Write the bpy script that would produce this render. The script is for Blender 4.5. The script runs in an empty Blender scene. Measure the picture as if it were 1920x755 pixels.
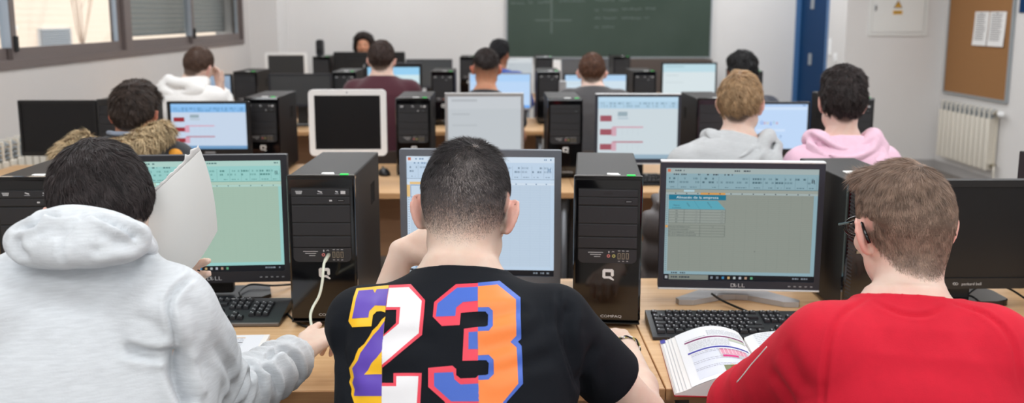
import bpy, bmesh, math, random
import numpy as np
from mathutils import Vector, Matrix
from mathutils.bvhtree import BVHTree
random.seed(7)
RNG = np.random.default_rng(11)
PI = math.pi
SC = bpy.context.scene
COL = SC.collection

# ------------------------------------------------------------------ camera
F_PX, PITCH, YAW, CX, CY = 1694.0, 0.15904, 0.01843, 960.0, 302.3
DESK = 0.745
CAM = np.array([0.0, 0.0, DESK + 0.8013])
cam = bpy.data.cameras.new('camera')
camo = bpy.data.objects.new('camera', cam)
COL.objects.link(camo)
camo.location = CAM
camo.rotation_euler = (PI / 2 - PITCH, 0, -YAW)
cam.sensor_width = 36.0
cam.lens = F_PX / 1920 * 36
cam.shift_y = -(377.5 - CY) / 1920
cam.clip_start = 0.05
cam.dof.use_dof = True
cam.dof.focus_distance = 1.80
cam.dof.aperture_fstop = 3.6
SC.camera = camo


def ray(px, py):
    x = (px - CX) / F_PX
    u = -(py - CY) / F_PX
    cp, sp = math.cos(PITCH), math.sin(PITCH)
    yr, z = cp + u * sp, u * cp - sp
    c, s = math.cos(YAW), math.sin(YAW)
    return np.array([x * c + yr * s, -x * s + yr * c, z])


def at(px, py, Y=None, X=None, Z=None):
    """world point seen at a photo pixel, on a plane of the room"""
    d = ray(px, py)
    if Y is not None:
        t = Y / d[1]
    elif X is not None:
        t = X / d[0]
    else:
        t = (Z - CAM[2]) / d[2]
    return CAM + d * t


# --------------------------------------------------------------- materials
def lin(c):
    o = []
    for v in c[:3]:
        v = v / 255.0
        o.append(v / 12.92 if v <= 0.04045 else ((v + 0.055) / 1.055) ** 2.4)
    return (o[0], o[1], o[2], 1.0)


class NT:
    def __init__(self, name):
        self.m = bpy.data.materials.new(name)
        self.m.use_nodes = True
        self.n = self.m.node_tree.nodes
        self.l = self.m.node_tree.links
        self.b = self.n['Principled BSDF']

    def add(self, t, **kw):
        n = self.n.new(t)
        for k, v in kw.items():
            if isinstance(k, str) and hasattr(n, k):
                setattr(n, k, v)
            else:
                n.inputs[k].default_value = v
        return n

    def link(self, a, b):
        self.l.new(a, b)


def mat(name, c, rough=0.5, metal=0.0, spec=0.5, var=0.0, vscale=6.0, stretch=(1, 1, 1), bump=0.0, bscale=200.0,
        bstretch=(1, 1, 1), coat=0.0, attr=False, sheen=0.0, sss=0.0, c2=None, detail=3.0, bdist=0.002):
    t = NT(name)
    b = t.b
    b.inputs['Roughness'].default_value = rough
    b.inputs['Metallic'].default_value = metal
    b.inputs['Specular IOR Level'].default_value = spec
    b.inputs['Coat Weight'].default_value = coat
    b.inputs['Coat Roughness'].default_value = 0.08
    if sheen:
        b.inputs['Sheen Weight'].default_value = sheen
    if sss:
        b.inputs['Subsurface Weight'].default_value = sss
        b.inputs['Subsurface Radius'].default_value = (0.012, 0.004, 0.002)
        b.inputs['Subsurface Scale'].default_value = 0.6
    base = lin(c)
    out = None
    tc = None

    def coords(st):
        tc = t.add('ShaderNodeTexCoord')
        mp = t.add('ShaderNodeMapping')
        mp.inputs['Scale'].default_value = st
        t.link(tc.outputs['Object'], mp.inputs['Vector'])
        return mp.outputs['Vector']
    if attr:
        a = t.add('ShaderNodeAttribute', attribute_name='col')
        out = a.outputs['Color']
    elif var or c2:
        nz = t.add('ShaderNodeTexNoise')
        nz.inputs['Scale'].default_value = vscale
        nz.inputs['Detail'].default_value = detail
        t.link(coords(stretch), nz.inputs['Vector'])
        rp = t.add('ShaderNodeValToRGB')
        rp.color_ramp.elements[0].position = 0.3
        rp.color_ramp.elements[1].position = 0.7
        lo = lin(c2) if c2 else tuple(x * (1 - var) for x in base[:3]) + (1,)
        hi = base if c2 else tuple(min(1, x * (1 + var)) for x in base[:3]) + (1,)
        rp.color_ramp.elements[0].color = lo
        rp.color_ramp.elements[1].color = hi
        t.link(nz.outputs['Fac'], rp.inputs['Fac'])
        out = rp.outputs['Color']
    if out is not None:
        t.link(out, b.inputs['Base Color'])
    else:
        b.inputs['Base Color'].default_value = base
    if bump:
        nz = t.add('ShaderNodeTexNoise')
        nz.inputs['Scale'].default_value = bscale
        nz.inputs['Detail'].default_value = 2.0
        t.link(coords(bstretch), nz.inputs['Vector'])
        bp = t.add('ShaderNodeBump')
        bp.inputs['Strength'].default_value = bump
        bp.inputs['Distance'].default_value = bdist
        t.link(nz.outputs['Fac'], bp.inputs['Height'])
        t.link(bp.outputs['Normal'], b.inputs['Normal'])
    return t.m


def glow(name, strength=1.0, c=None):
    t = NT(name)
    t.b.inputs['Base Color'].default_value = (0.01, 0.01, 0.01, 1)
    t.b.inputs['Roughness'].default_value = 0.5
    t.b.inputs['Specular IOR Level'].default_value = 0.15
    t.b.inputs['Emission Strength'].default_value = strength
    if c is None:
        a = t.add('ShaderNodeAttribute', attribute_name='col')
        t.link(a.outputs['Color'], t.b.inputs['Emission Color'])
    else:
        t.b.inputs['Emission Color'].default_value = lin(c)
    return t.m


def skin_mat(name, base, hairc, pink):
    """skin with stubble (scalp attribute) and pinker ears (blush attribute)"""
    t = NT(name)
    b = t.b
    b.inputs['Roughness'].default_value = 0.5
    b.inputs['Specular IOR Level'].default_value = 0.35
    b.inputs['Subsurface Weight'].default_value = 0.12
    b.inputs['Subsurface Radius'].default_value = (0.012, 0.004, 0.002)
    b.inputs['Subsurface Scale'].default_value = 0.5
    tc = t.add('ShaderNodeTexCoord')
    nz = t.add('ShaderNodeTexNoise')
    nz.inputs['Scale'].default_value = 28
    nz.inputs['Detail'].default_value = 4
    t.link(tc.outputs['Object'], nz.inputs['Vector'])
    m0 = t.add('ShaderNodeMix', data_type='RGBA')
    m0.inputs[6].default_value = lin(base)
    m0.inputs[7].default_value = lin([base[0] - 6, base[1] - 20, base[2] - 22])
    mr = t.add('ShaderNodeMapRange')
    mr.inputs['From Min'].default_value = 0.35
    mr.inputs['From Max'].default_value = 0.75
    mr.inputs['To Max'].default_value = 0.7
    t.link(nz.outputs['Fac'], mr.inputs['Value'])
    t.link(mr.outputs['Result'], m0.inputs[0])
    a1 = t.add('ShaderNodeAttribute', attribute_name='blush')
    m1 = t.add('ShaderNodeMix', data_type='RGBA')
    m1.inputs[7].default_value = lin(pink)
    t.link(a1.outputs['Fac'], m1.inputs[0])
    t.link(m0.outputs[2], m1.inputs[6])
    a2 = t.add('ShaderNodeAttribute', attribute_name='scalp')
    m2 = t.add('ShaderNodeMix', data_type='RGBA')
    m2.inputs[7].default_value = lin(hairc)
    t.link(a2.outputs['Fac'], m2.inputs[0])
    t.link(m1.outputs[2], m2.inputs[6])
    t.link(m2.outputs[2], b.inputs['Base Color'])
    n2 = t.add('ShaderNodeTexNoise')
    n2.inputs['Scale'].default_value = 420
    t.link(tc.outputs['Object'], n2.inputs['Vector'])
    bp = t.add('ShaderNodeBump')
    bp.inputs['Strength'].default_value = 0.12
    bp.inputs['Distance'].default_value = 0.001
    t.link(n2.outputs['Fac'], bp.inputs['Height'])
    t.link(bp.outputs['Normal'], b.inputs['Normal'])
    return t.m


M = {}
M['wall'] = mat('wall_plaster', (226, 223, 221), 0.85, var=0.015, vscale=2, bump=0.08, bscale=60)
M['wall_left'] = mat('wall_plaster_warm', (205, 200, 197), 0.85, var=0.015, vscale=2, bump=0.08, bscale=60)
M['ceiling'] = mat('ceiling_white', (238, 238, 236), 0.9)
M['floor'] = mat('floor_terrazzo', (120, 112, 104), 0.35, var=0.15, vscale=40)
M['wood'] = mat('beech_laminate', (226, 186, 140), 0.42, c2=(211, 166, 118), vscale=5, stretch=(0.7, 14, 1), detail=6)
M['wood_edge'] = mat('beech_edge', (208, 160, 112), 0.45, c2=(190, 141, 95), vscale=6, stretch=(1, 8, 30), detail=5)
M['wood_panel'] = mat('beech_panel', (196, 150, 112), 0.5, var=0.06, vscale=5, stretch=(1, 1, 9))
M['steel'] = mat('grey_steel_tube', (120, 122, 126), 0.4, 0.6)
M['black_tube'] = mat('black_steel_tube', (32, 32, 34), 0.45)
M['case'] = mat('case_black_metal', (33, 30, 29), 0.5, spec=0.25, var=0.04, vscale=60)
M['gloss'] = mat('gloss_black', (9, 9, 11), 0.07, coat=0.3)
M['matte'] = mat('matte_black', (38, 39, 43), 0.5, bump=0.05, bscale=800)
M['groove'] = mat('groove_black', (9, 9, 10), 0.6)
M['silver'] = mat('silver_plastic', (176, 176, 178), 0.35, 0.35)
M['silver_bright'] = mat('silver_rim', (232, 234, 236), 0.3, 0.2)
M['white_plastic'] = mat('white_plastic', (250, 250, 250), 0.3)
M['white'] = mat('white_paint', (235, 235, 232), 0.5)
M['print_light'] = mat('print_light_grey', (205, 207, 210), 0.45)
M['print_dim'] = mat('print_grey', (150, 153, 158), 0.45)
M['sticker'] = mat('white_sticker', (240, 240, 238), 0.35)
M['green'] = glow('green_light', 1.3, (60, 220, 100))
M['jack_pink'] = mat('jack_pink', (220, 130, 125), 0.4)
M['jack_green'] = mat('jack_olive', (190, 185, 110), 0.4)
M['port'] = mat('port_metal', (170, 160, 140), 0.3, 0.7)
M['dell_bezel'] = mat('bezel_charcoal', (52, 55, 66), 0.4)
M['dell_dark'] = mat('bezel_dark', (36, 38, 46), 0.4)
M['nec_bezel'] = mat('bezel_blue_grey', (103, 109, 119), 0.45)
M['black_plastic'] = mat('black_plastic', (24, 24, 26), 0.4)
M['off_screen'] = mat('off_screen', (26, 26, 28), 0.3, spec=0.35)
M['glow'] = glow('screen_glow', 1.0)
M['key'] = mat('key_black', (36, 37, 41), 0.4)
M['key_legend'] = mat('key_legend', (200, 200, 205), 0.5)
M['kb_silver'] = mat('keyboard_edge', (118, 112, 108), 0.35, 0.4)
M['cable_black'] = mat('cable_black', (14, 14, 15), 0.45)
M['cable_white'] = mat('cable_ivory', (222, 226, 208), 0.4)
M['alu'] = mat('window_frame_brown', (112, 101, 98), 0.5, 0.0)
M['alu_light'] = mat('window_stile_lit', (176, 182, 190), 0.35, 0.3)  # paler than the frame: daylight on the stiles put into the colour
M['shutter'] = mat('shutter_grey', (128, 130, 128), 0.6)
M['glass'] = None
M['cork'] = mat('cork', (158, 113, 68), 0.9, c2=(146, 102, 60), vscale=90, bump=0.2, bscale=300)
M['alu_frame'] = mat('aluminium_frame', (168, 174, 178), 0.35, 0.5)
M['radiator'] = mat('radiator_cream', (226, 219, 206), 0.35)
M['radiator_dark'] = mat('radiator_gap', (150, 156, 160), 0.5)
M['brass'] = mat('valve_metal', (150, 140, 120), 0.35, 0.7)
M['board'] = mat('chalkboard_green', (48, 64, 53), 0.8, c2=(66, 80, 71), vscale=0.9, detail=4)
M['chalk'] = mat('chalk', (98, 110, 103), 0.9)
M['door'] = mat('door_blue', (0, 54, 98), 0.6, spec=0.15)
M['door_dark'] = mat('door_edge_blue', (70, 112, 160), 0.4)
M['warn'] = mat('warning_yellow', (226, 172, 60), 0.5)
M['warn_dark'] = mat('warning_black', (60, 45, 20), 0.5)
M['paper'] = mat('paper_white', (240, 238, 236), 0.7)
M['ink'] = mat('ink_grey', (150, 148, 150), 0.8)
M['print'] = mat('print_colours', (255, 255, 255), 0.55, attr=True)
M['shirt_print'] = mat('shirt_print', (255, 255, 255), 0.45, attr=True, bump=0.1, bscale=900)
M['brown_cab'] = mat('dark_brown_laminate', (84, 72, 66), 0.6)
M['facade'] = mat('facade_cream', (236, 216, 198), 0.9)
M['facade_line'] = mat('facade_joint', (226, 206, 186), 0.9)
M['vent'] = mat('vent_grey', (214, 216, 220), 0.6)
M['facade_red'] = mat('facade_shutter', (206, 172, 154), 0.7)
M['bark'] = mat('bark', (196, 172, 154), 0.9)
M['yard'] = mat('yard_paving', (170, 165, 158), 0.9)
M['lens'] = None
M['rubber'] = mat('rubber', (20, 20, 20), 0.7)
M['red_cover'] = mat('book_cover_red', (176, 30, 40), 0.4)
M['baseboard'] = mat('baseboard_grey', (176, 172, 170), 0.6)


def glass_mat(name, c=(1, 1, 1)):
    m = bpy.data.materials.new(name)
    m.use_nodes = True
    n, l = m.node_tree.nodes, m.node_tree.links
    n.clear()
    o = n.new('ShaderNodeOutputMaterial')
    tr = n.new('ShaderNodeBsdfTransparent')
    tr.inputs['Color'].default_value = (*c, 1)
    gl = n.new('ShaderNodeBsdfGlossy')
    gl.inputs['Roughness'].default_value = 0.03
    mx = n.new('ShaderNodeMixShader')
    mx.inputs[0].default_value = 0.06
    l.new(tr.outputs[0], mx.inputs[1])
    l.new(gl.outputs[0], mx.inputs[2])
    l.new(mx.outputs[0], o.inputs['Surface'])
    return m


M['glass'] = glass_mat('window_glass', (0.96, 0.98, 0.98))
M['lens'] = glass_mat('spectacle_lens', (0.95, 0.96, 0.97))


# ----------------------------------------------------------- scene helpers
def tag(o, label=None, cat=None, group=None, kind=None):
    if label:
        o['label'] = label
    if cat:
        o['category'] = cat
    if group:
        o['group'] = group
    if kind:
        o['kind'] = kind
    return o


def empty(name, loc, rz=0.0, label=None, cat=None, group=None):
    o = bpy.data.objects.new(name, None)
    o.empty_display_size = 0.05
    COL.objects.link(o)
    o.location = loc
    o.rotation_euler = (0, 0, rz)
    return tag(o, label, cat, group)


def link_mesh(name, me, parent=None):
    o = bpy.data.objects.new(name, me)
    COL.objects.link(o)
    if parent is not None:
        o.parent = parent
    return o


def np_mesh(name, V, quads=None, tris=None, mats=(), parent=None, smooth=True, attrs=None, col=None, origin=None, midx=None):
    """mesh object from numpy arrays; V in world coords when origin is given"""
    V = np.asarray(V, dtype=np.float32)
    if origin is not None:
        V = V - np.asarray(origin, dtype=np.float32)
    me = bpy.data.meshes.new(name)
    nq = 0 if quads is None else len(quads)
    nt = 0 if tris is None else len(tris)
    loops = []
    starts = []
    if nq:
        loops.append(np.asarray(quads, dtype=np.int32).ravel())
        starts.append(np.arange(nq) * 4)
    if nt:
        loops.append(np.asarray(tris, dtype=np.int32).ravel())
        starts.append(nq * 4 + np.arange(nt) * 3)
    loops = np.concatenate(loops).astype(np.int32)
    starts = np.concatenate(starts).astype(np.int32)
    me.vertices.add(len(V))
    me.vertices.foreach_set('co', V.ravel())
    me.loops.add(len(loops))
    me.loops.foreach_set('vertex_index', loops)
    me.polygons.add(nq + nt)
    me.polygons.foreach_set('loop_start', starts)
    if midx is not None:
        me.polygons.foreach_set('material_index', np.asarray(midx, dtype=np.int32))
    me.update(calc_edges=True)
    me.validate()
    me.polygons.foreach_set('use_smooth', np.full(len(me.polygons), smooth))
    for k, v in (attrs or {}).items():
        a = me.attributes.new(k, 'FLOAT', 'POINT')
        a.data.foreach_set('value', np.asarray(v, dtype=np.float32))
    if col is not None:
        a = me.attributes.new('col', 'FLOAT_COLOR', 'POINT')
        c4 = np.ones((len(V), 4), dtype=np.float32)
        c4[:, :3] = col
        a.data.foreach_set('color', c4.ravel())
    for m in mats:
        me.materials.append(m)
    o = link_mesh(name, me, parent)
    if origin is not None and parent is None:
        o.location = origin
    return o


class MB:
    """collects shapes, then links them as ONE mesh object"""

    def __init__(self):
        self.bm = bmesh.new()
        self.mats = []

    def mi(self, m):
        if m not in self.mats:
            self.mats.append(m)
        return self.mats.index(m)

    def _fin(self, geom_faces, m, smooth=False):
        i = self.mi(m)
        for f in geom_faces:
            f.material_index = i
            f.smooth = smooth

    def box(self, c, s, m, bev=0.0, rot=None, seg=2, smooth=False):
        bm2 = bmesh.new()
        bmesh.ops.create_cube(bm2, size=1.0)
        for v in bm2.verts:
            v.co = Vector((v.co.x * s[0], v.co.y * s[1], v.co.z * s[2]))
        if bev > 0:
            bmesh.ops.bevel(bm2, geom=bm2.edges[:], offset=min(bev, min(s) * 0.49), segments=seg, affect='EDGES', profile=0.5)
        self._merge(bm2, Matrix.Translation(c) @ (rot if rot is not None else Matrix.Identity(4)), m, smooth or (bev > 0 and seg > 2))
        return self

    def _merge(self, bm2, T, m, smooth=False):
        vm = {}
        for v in bm2.verts:
            vm[v] = self.bm.verts.new(T @ v.co)
        fs = []
        for f in bm2.faces:
            try:
                fs.append(self.bm.faces.new([vm[v] for v in f.verts]))
            except ValueError:
                pass
        self._fin(fs, m, smooth)
        bm2.free()

    def span(self, a, b, m, bev=0.0):
        a, b = Vector(a), Vector(b)
        d = b - a
        return self.box((a + b) / 2, (abs(d.x), abs(d.y), abs(d.z)), m, bev)

    def cyl(self, c, r, h, m, axis='Z', seg=20, r2=None, bev=0.0):
        bm2 = bmesh.new()
        bmesh.ops.create_cone(bm2, cap_ends=True, segments=seg, radius1=r, radius2=r if r2 is None else r2, depth=h)
        rot = {'Z': Matrix.Identity(4), 'X': Matrix.Rotation(PI / 2, 4, 'Y'), 'Y': Matrix.Rotation(PI / 2, 4, 'X')}[axis]
        if bev:
            es = [e for e in bm2.edges if len(e.link_faces) == 2 and any(len(f.verts) > 4 for f in e.link_faces)]
            bmesh.ops.bevel(bm2, geom=es, offset=bev, segments=2, affect='EDGES')
        self._merge(bm2, Matrix.Translation(c) @ rot, m, True)
        return self

    def sphere(self, c, r, m, s=(1, 1, 1)):
        bm2 = bmesh.new()
        bmesh.ops.create_uvsphere(bm2, u_segments=16, v_segments=10, radius=r)
        self._merge(bm2, Matrix.Translation(c) @ Matrix.Diagonal((*s, 1)), m, True)
        return self

    def face(self, pts, m, smooth=False):
        vs = [self.bm.verts.new(p) for p in pts]
        f = self.bm.faces.new(vs)
        self._fin([f], m, smooth)
        return self

    def prism(self, pts2, m, y0, y1, plane='XZ'):
        """closed outline extruded between two depths; plane XZ (depth y), XY (depth z), YZ (depth x)"""
        def P(p, d):
            return {'XZ': (p[0], d, p[1]), 'XY': (p[0], p[1], d), 'YZ': (d, p[0], p[1])}[plane]
        a = [self.bm.verts.new(P(p, y0)) for p in pts2]
        b = [self.bm.verts.new(P(p, y1)) for p in pts2]
        n = len(pts2)
        fs = [self.bm.faces.new(a), self.bm.faces.new(b[::-1])]
        for i in range(n):
            j = (i + 1) % n
            fs.append(self.bm.faces.new((a[j], a[i], b[i], b[j])))
        self._fin(fs, m)
        return self

    def tube(self, pts, r, m, seg=8, closed=False, r_end=None):
        pts = [Vector(p) for p in pts]
        n = len(pts)
        rings = []
        up = Vector((0, 0, 1))
        prev = None
        for i, p in enumerate(pts):
            if closed:
                d = pts[(i + 1) % n] - pts[i - 1]
            else:
                d = pts[min(i + 1, n - 1)] - pts[max(i - 1, 0)]
            d.normalize()
            s = d.cross(up if prev is None else prev)
            if s.length < 1e-4:
                s = d.cross(Vector((1, 0, 0)))
            s.normalize()
            if prev is not None:
                t = prev - d * prev.dot(d)
                t.normalize()
                u = t
                s = d.cross(u)
            else:
                u = s.cross(d)
            prev = u
            rr = r if r_end is None else r + (r_end - r) * i / max(1, n - 1)
            rings.append([self.bm.verts.new(p + (s * math.cos(2 * PI * k / seg) + u * math.sin(2 * PI * k / seg)) * rr) for k in range(seg)])
        fs = []
        rng = range(n) if closed else range(n - 1)
        for i in rng:
            A, B = rings[i], rings[(i + 1) % n]
            for k in range(seg):
                k2 = (k + 1) % seg
                fs.append(self.bm.faces.new((A[k], A[k2], B[k2], B[k])))
        if not closed:
            fs.append(self.bm.faces.new(rings[0][::-1]))
            fs.append(self.bm.faces.new(rings[-1]))
        self._fin(fs, m, True)
        return self

    def ring(self, outer, inner, m, y0, y1):
        """frame between two outlines of equal length in XZ, front at y0, back at y1"""
        n = len(outer)
        vs = [[self.bm.verts.new((p[0], y, p[1])) for p in L] for L, y in ((outer, y0), (inner, y0), (outer, y1), (inner, y1))]
        O0, I0, O1, I1 = vs
        fs = []
        for i in range(n):
            j = (i + 1) % n
            fs.append(self.bm.faces.new((O0[i], O0[j], I0[j], I0[i])))
            fs.append(self.bm.faces.new((O1[j], O1[i], I1[i], I1[j])))
            fs.append(self.bm.faces.new((O0[j], O0[i], O1[i], O1[j])))
            fs.append(self.bm.faces.new((I0[i], I0[j], I1[j], I1[i])))
        self._fin(fs, m)
        return self

    def text(self, s, c, size, m, depth=0.0003, shear=0.0, wide=1.0, rot=None, centre=True):
        """raised lettering standing in the XZ plane, facing -Y"""
        V, Fc = text_geo(s)
        if not len(V):
            return self
        V = V.copy()
        V[:, 0] = V[:, 0] * wide + V[:, 1] * shear
        w = V[:, 0].max() + V[:, 0].min() if centre else 0
        vs = []
        T = rot if rot is not None else Matrix.Identity(4)
        for x, y in V:
            p = T @ Vector(((x - w / 2) * size, -depth, y * size))
            vs.append(self.bm.verts.new(p + Vector(c)))
        fs = []
        for f in Fc:
            try:
                fs.append(self.bm.faces.new([vs[i] for i in f]))
            except ValueError:
                pass
        self._fin(fs, m)
        return self

    def mesh(self, name):
        bmesh.ops.recalc_face_normals(self.bm, faces=self.bm.faces[:])
        me = bpy.data.meshes.new(name)
        self.bm.to_mesh(me)
        self.bm.free()
        for m in self.mats:
            me.materials.append(m)
        return me

    def build(self, name, parent=None):
        return link_mesh(name, self.mesh(name), parent)


_TEXT = {}


def text_geo(s):
    """filled outline of a line of text, cap height about 0.7, baseline 0"""
    if s in _TEXT:
        return _TEXT[s]
    cu = bpy.data.curves.new('text', 'FONT')
    cu.body = s
    cu.resolution_u = 2
    ob = bpy.data.objects.new('text', cu)
    me = bpy.data.meshes.new_from_object(ob)
    V = np.array([(v.co.x, v.co.y) for v in me.vertices]).reshape(-1, 2)
    Fc = [tuple(p.vertices) for p in me.polygons]
    bpy.data.objects.remove(ob)
    bpy.data.curves.remove(cu)
    bpy.data.meshes.remove(me)
    _TEXT[s] = (V, Fc)
    return _TEXT[s]


def rrect(x0, z0, x1, z1, r=0.0, n=5):
    """rounded rectangle outline, counter-clockwise"""
    if r <= 0:
        return [(x0, z0), (x1, z0), (x1, z1), (x0, z1)]
    P = []
    for cx, cz, a in ((x1 - r, z0 + r, -90), (x1 - r, z1 - r, 0), (x0 + r, z1 - r, 90), (x0 + r, z0 + r, 180)):
        for k in range(n + 1):
            t = math.radians(a + 90 * k / n)
            P.append((cx + r * math.cos(t), cz + r * math.sin(t)))
    return P


def copy_tree(o, parent=None):
    c = o.copy()
    COL.objects.link(c)
    if parent is not None:
        c.parent = parent
    for ch in list(o.children):
        copy_tree(ch, c)
    return c


def bez(p0, p1, p2, p3, n=16):
    P = [np.array(p, float) for p in (p0, p1, p2, p3)]
    return [tuple((1 - t) ** 3 * P[0] + 3 * (1 - t) ** 2 * t * P[1] + 3 * (1 - t) * t * t * P[2] + t ** 3 * P[3]) for t in np.linspace(0, 1, n)]


def catmull(pts, n=6):
    P = [np.array(p, float) for p in pts]
    P = [2 * P[0] - P[1]] + P + [2 * P[-1] - P[-2]]
    out = []
    for i in range(1, len(P) - 2):
        for t in np.linspace(0, 1, n, endpoint=False):
            a, b, c, d = P[i - 1], P[i], P[i + 1], P[i + 2]
            out.append(tuple(0.5 * (2 * b + (c - a) * t + (2 * a - 5 * b + 4 * c - d) * t * t + (3 * b - a - 3 * c + d) * t ** 3)))
    out.append(tuple(P[-2]))
    return out

# -------------------------------------------------------------- the room
FAR = 10.7
PIL = 10.25
XL = float(at(470, 100, Y=PIL)[0])          # window wall
NEAR = 9.15                                  # wall with the electrical cabinet
XS = float(at(1585, 80, Y=NEAR)[0])
XR = float(at(1765, 120, Y=NEAR)[0])
CEIL = 3.05
BACK = -2.2


def struct(name, mb, parent=None):
    o = mb.build(name, parent)
    if parent is None:
        o['kind'] = 'structure'
    return o


struct('floor', MB().span((XL - 0.3, BACK, -0.1), (XR + 0.3, FAR + 0.3, 0), M['floor']))
struct('ceiling', MB().span((XL - 0.3, BACK, CEIL), (XR + 0.3, FAR + 0.3, CEIL + 0.15), M['ceiling']))
struct('wall_far', MB().span((XL - 0.3, FAR, 0), (XS + 0.3, FAR + 0.2, CEIL), M['wall']))
struct('wall_back', MB().span((XL - 0.3, BACK - 0.2, 0), (XR + 0.3, BACK, CEIL), M['wall']))
struct('wall_right', MB().span((XR, BACK, 0), (XR + 0.2, NEAR, CEIL), M['wall']))
px_ = float(at(523, 100, Y=PIL)[0])
struct('wall_pillar', MB().span((XL, PIL, 0), (px_, FAR, CEIL), M['wall']))
# wall with the electrical cabinet, and its return with the blue door
DY0 = float(at(1553, 60, X=XS)[1])
DY1 = float(at(1492, 60, X=XS)[1])
struct('wall_cabinet', MB().span((XS, NEAR, 0), (XR + 0.2, NEAR + 0.2, CEIL), M['wall']))
mb = MB()
mb.span((XS, NEAR + 0.2, 0), (XS + 0.2, DY0, CEIL), M['wall'])
mb.span((XS, DY1, 0), (XS + 0.2, FAR, CEIL), M['wall'])
mb.span((XS, DY0, 2.12), (XS + 0.2, DY1, CEIL), M['wall'])
struct('wall_door', mb)
d = empty('door_1', (XS, (DY0 + DY1) / 2, 0))
d['kind'] = 'structure'
hw = (DY1 - DY0) / 2
MB().box((0.06, 0, 1.05), (0.04, hw * 2 - 0.02, 2.1), M['door']).build('door_leaf', d)
MB().span((-0.012, -hw, 0), (0.10, -hw + 0.05, 2.12), M['door_dark']).span((-0.012, hw - 0.04, 0), (0.10, hw, 2.12), M['door_dark']).span((-0.012, -hw, 2.06), (0.10, hw, 2.12), M['door_dark']).build('door_frame', d)
for i, (qx, qy) in enumerate(((1518, 6), (1513, 111))):
    p = at(qx, qy, X=XS)
    h = MB().box((0.035, p[1] - (DY0 + DY1) / 2, p[2]), (0.012, 0.09, 0.13), M['alu_frame'], 0.004)
    h.build('door_handle', d)

# window wall
WZ0 = float(at(0, 132, X=XL)[2])
WZ1 = 2.45
WYm = float(at(239, 60, X=XL)[1])
WY1 = float(at(456, 60, X=XL)[1])
WY0 = WYm - (WY1 - WYm)
mb = MB()
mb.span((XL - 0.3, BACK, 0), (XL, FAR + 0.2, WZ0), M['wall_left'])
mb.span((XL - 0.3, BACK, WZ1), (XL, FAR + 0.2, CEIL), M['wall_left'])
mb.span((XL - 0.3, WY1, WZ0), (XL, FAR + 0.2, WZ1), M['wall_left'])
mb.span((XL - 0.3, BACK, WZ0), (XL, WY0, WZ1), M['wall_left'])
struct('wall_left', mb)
for n, (y0, y1) in enumerate(((WY0, WYm), (WYm, WY1))):
    w = empty('window_%d' % (n + 1), (XL, y0, WZ0))
    w['kind'] = 'structure'
    L, H = y1 - y0, WZ1 - WZ0
    f = MB()
    f.span((-0.10, 0, 0), (0.012, L, 0.05), M['alu'])
    f.span((-0.10, 0, H - 0.06), (0.012, L, H), M['alu'])
    f.span((-0.10, 0, 0.05), (0.012, 0.06, H - 0.06), M['alu'])
    f.span((-0.10, L - 0.06, 0.05), (0.012, L, H - 0.06), M['alu'])
    f.build('window_frame', w)
    for k in range(2):
        a = 0.06 if k == 0 else L / 2 - 0.035
        b = L / 2 + 0.035 if k == 0 else L - 0.06
        xo = -0.055 if k == 0 else -0.02
        s = MB()
        s.span((xo - 0.03, a, 0.05), (xo, b, 0.115), M['alu'])
        s.span((xo - 0.03, a, H - 0.12), (xo, b, H - 0.06), M['alu'])
        for q0 in (a, b - 0.055):
            s.span((xo - 0.03, q0, 0.115), (xo, q0 + 0.055, H - 0.12), M['alu'])
            s.span((xo - 0.034, q0 - 0.004, 0.116), (xo - 0.004, q0 + 0.059, H - 0.121), M['alu_light'])  # stile sides in the paler tone, daylight painted on
        if k == 1:
            s.box((xo + 0.008, a + 0.03, 0.14), (0.02, 0.03, 0.09), M['black_plastic'], 0.004)
        so = s.build('sash', w)
        MB().span((xo - 0.018, a + 0.05, 0.11), (xo - 0.012, b - 0.05, H - 0.115), M['glass']).build('pane', so)
    if n == 1:
        sh = MB()
        zb = float(at(300, 66, X=XL - 0.2)[2]) - WZ0
        z = zb
        while z < H:
            sh.box((-0.2, L / 2 + 0.2, z + 0.022), (0.014, L - 0.4, 0.041), M['shutter'], 0.006, seg=3)
            z += 0.0425
        sh.build('roller_shutter', w)

# skirting on the right wall
struct('baseboard_right', MB().span((XR - 0.015, BACK, 0), (XR, NEAR, 0.09), M['baseboard']))
struct('baseboard_cabinet', MB().span((XS, NEAR - 0.015, 0), (XR - 0.015, NEAR, 0.09), M['baseboard']))

# ---- outside the windows
struct_out = empty('building', (-9, 17, 0), 0, 'cream rendered building seen outside through the open window', 'building')
mb = MB().span((-0.3, -14, -1), (0, 16, 7), M['facade'])
for k in range(60):
    mb.span((0, -14, -0.9 + k * 0.13), (0.004, 16, -0.893 + k * 0.13), M['facade_line'])
mb.build('facade', struct_out)
a, b = at(72, 90, X=-9), at(126, 52, X=-9)
v = MB()
v.span((0.0, a[1] - 17, a[2]), (0.05, b[1] - 17, b[2]), M['vent'])
nsl = 9
for k in range(nsl):
    z = a[2] + (b[2] - a[2]) * (k + 0.5) / nsl
    v.box((0.07, (a[1] + b[1]) / 2 - 17, z), (0.04, b[1] - a[1], 0.02), M['alu_light'], 0, Matrix.Rotation(0.5, 4, 'Y'))
v.build('vent_grille', struct_out)
a, b = at(-60, 50, X=-9), at(13, -40, X=-9)
MB().span((0.0, a[1] - 17, a[2]), (0.05, b[1] - 17, b[2]), M['facade_red']).span((0, a[1] - 17, a[2] - 0.06), (0.12, b[1] - 17, a[2]), M['white']).build('shuttered_window', struct_out)
struct('ground', MB().span((-9.3, 0, -0.2), (XL - 0.3, 32, -0.1), M['yard']))
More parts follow.
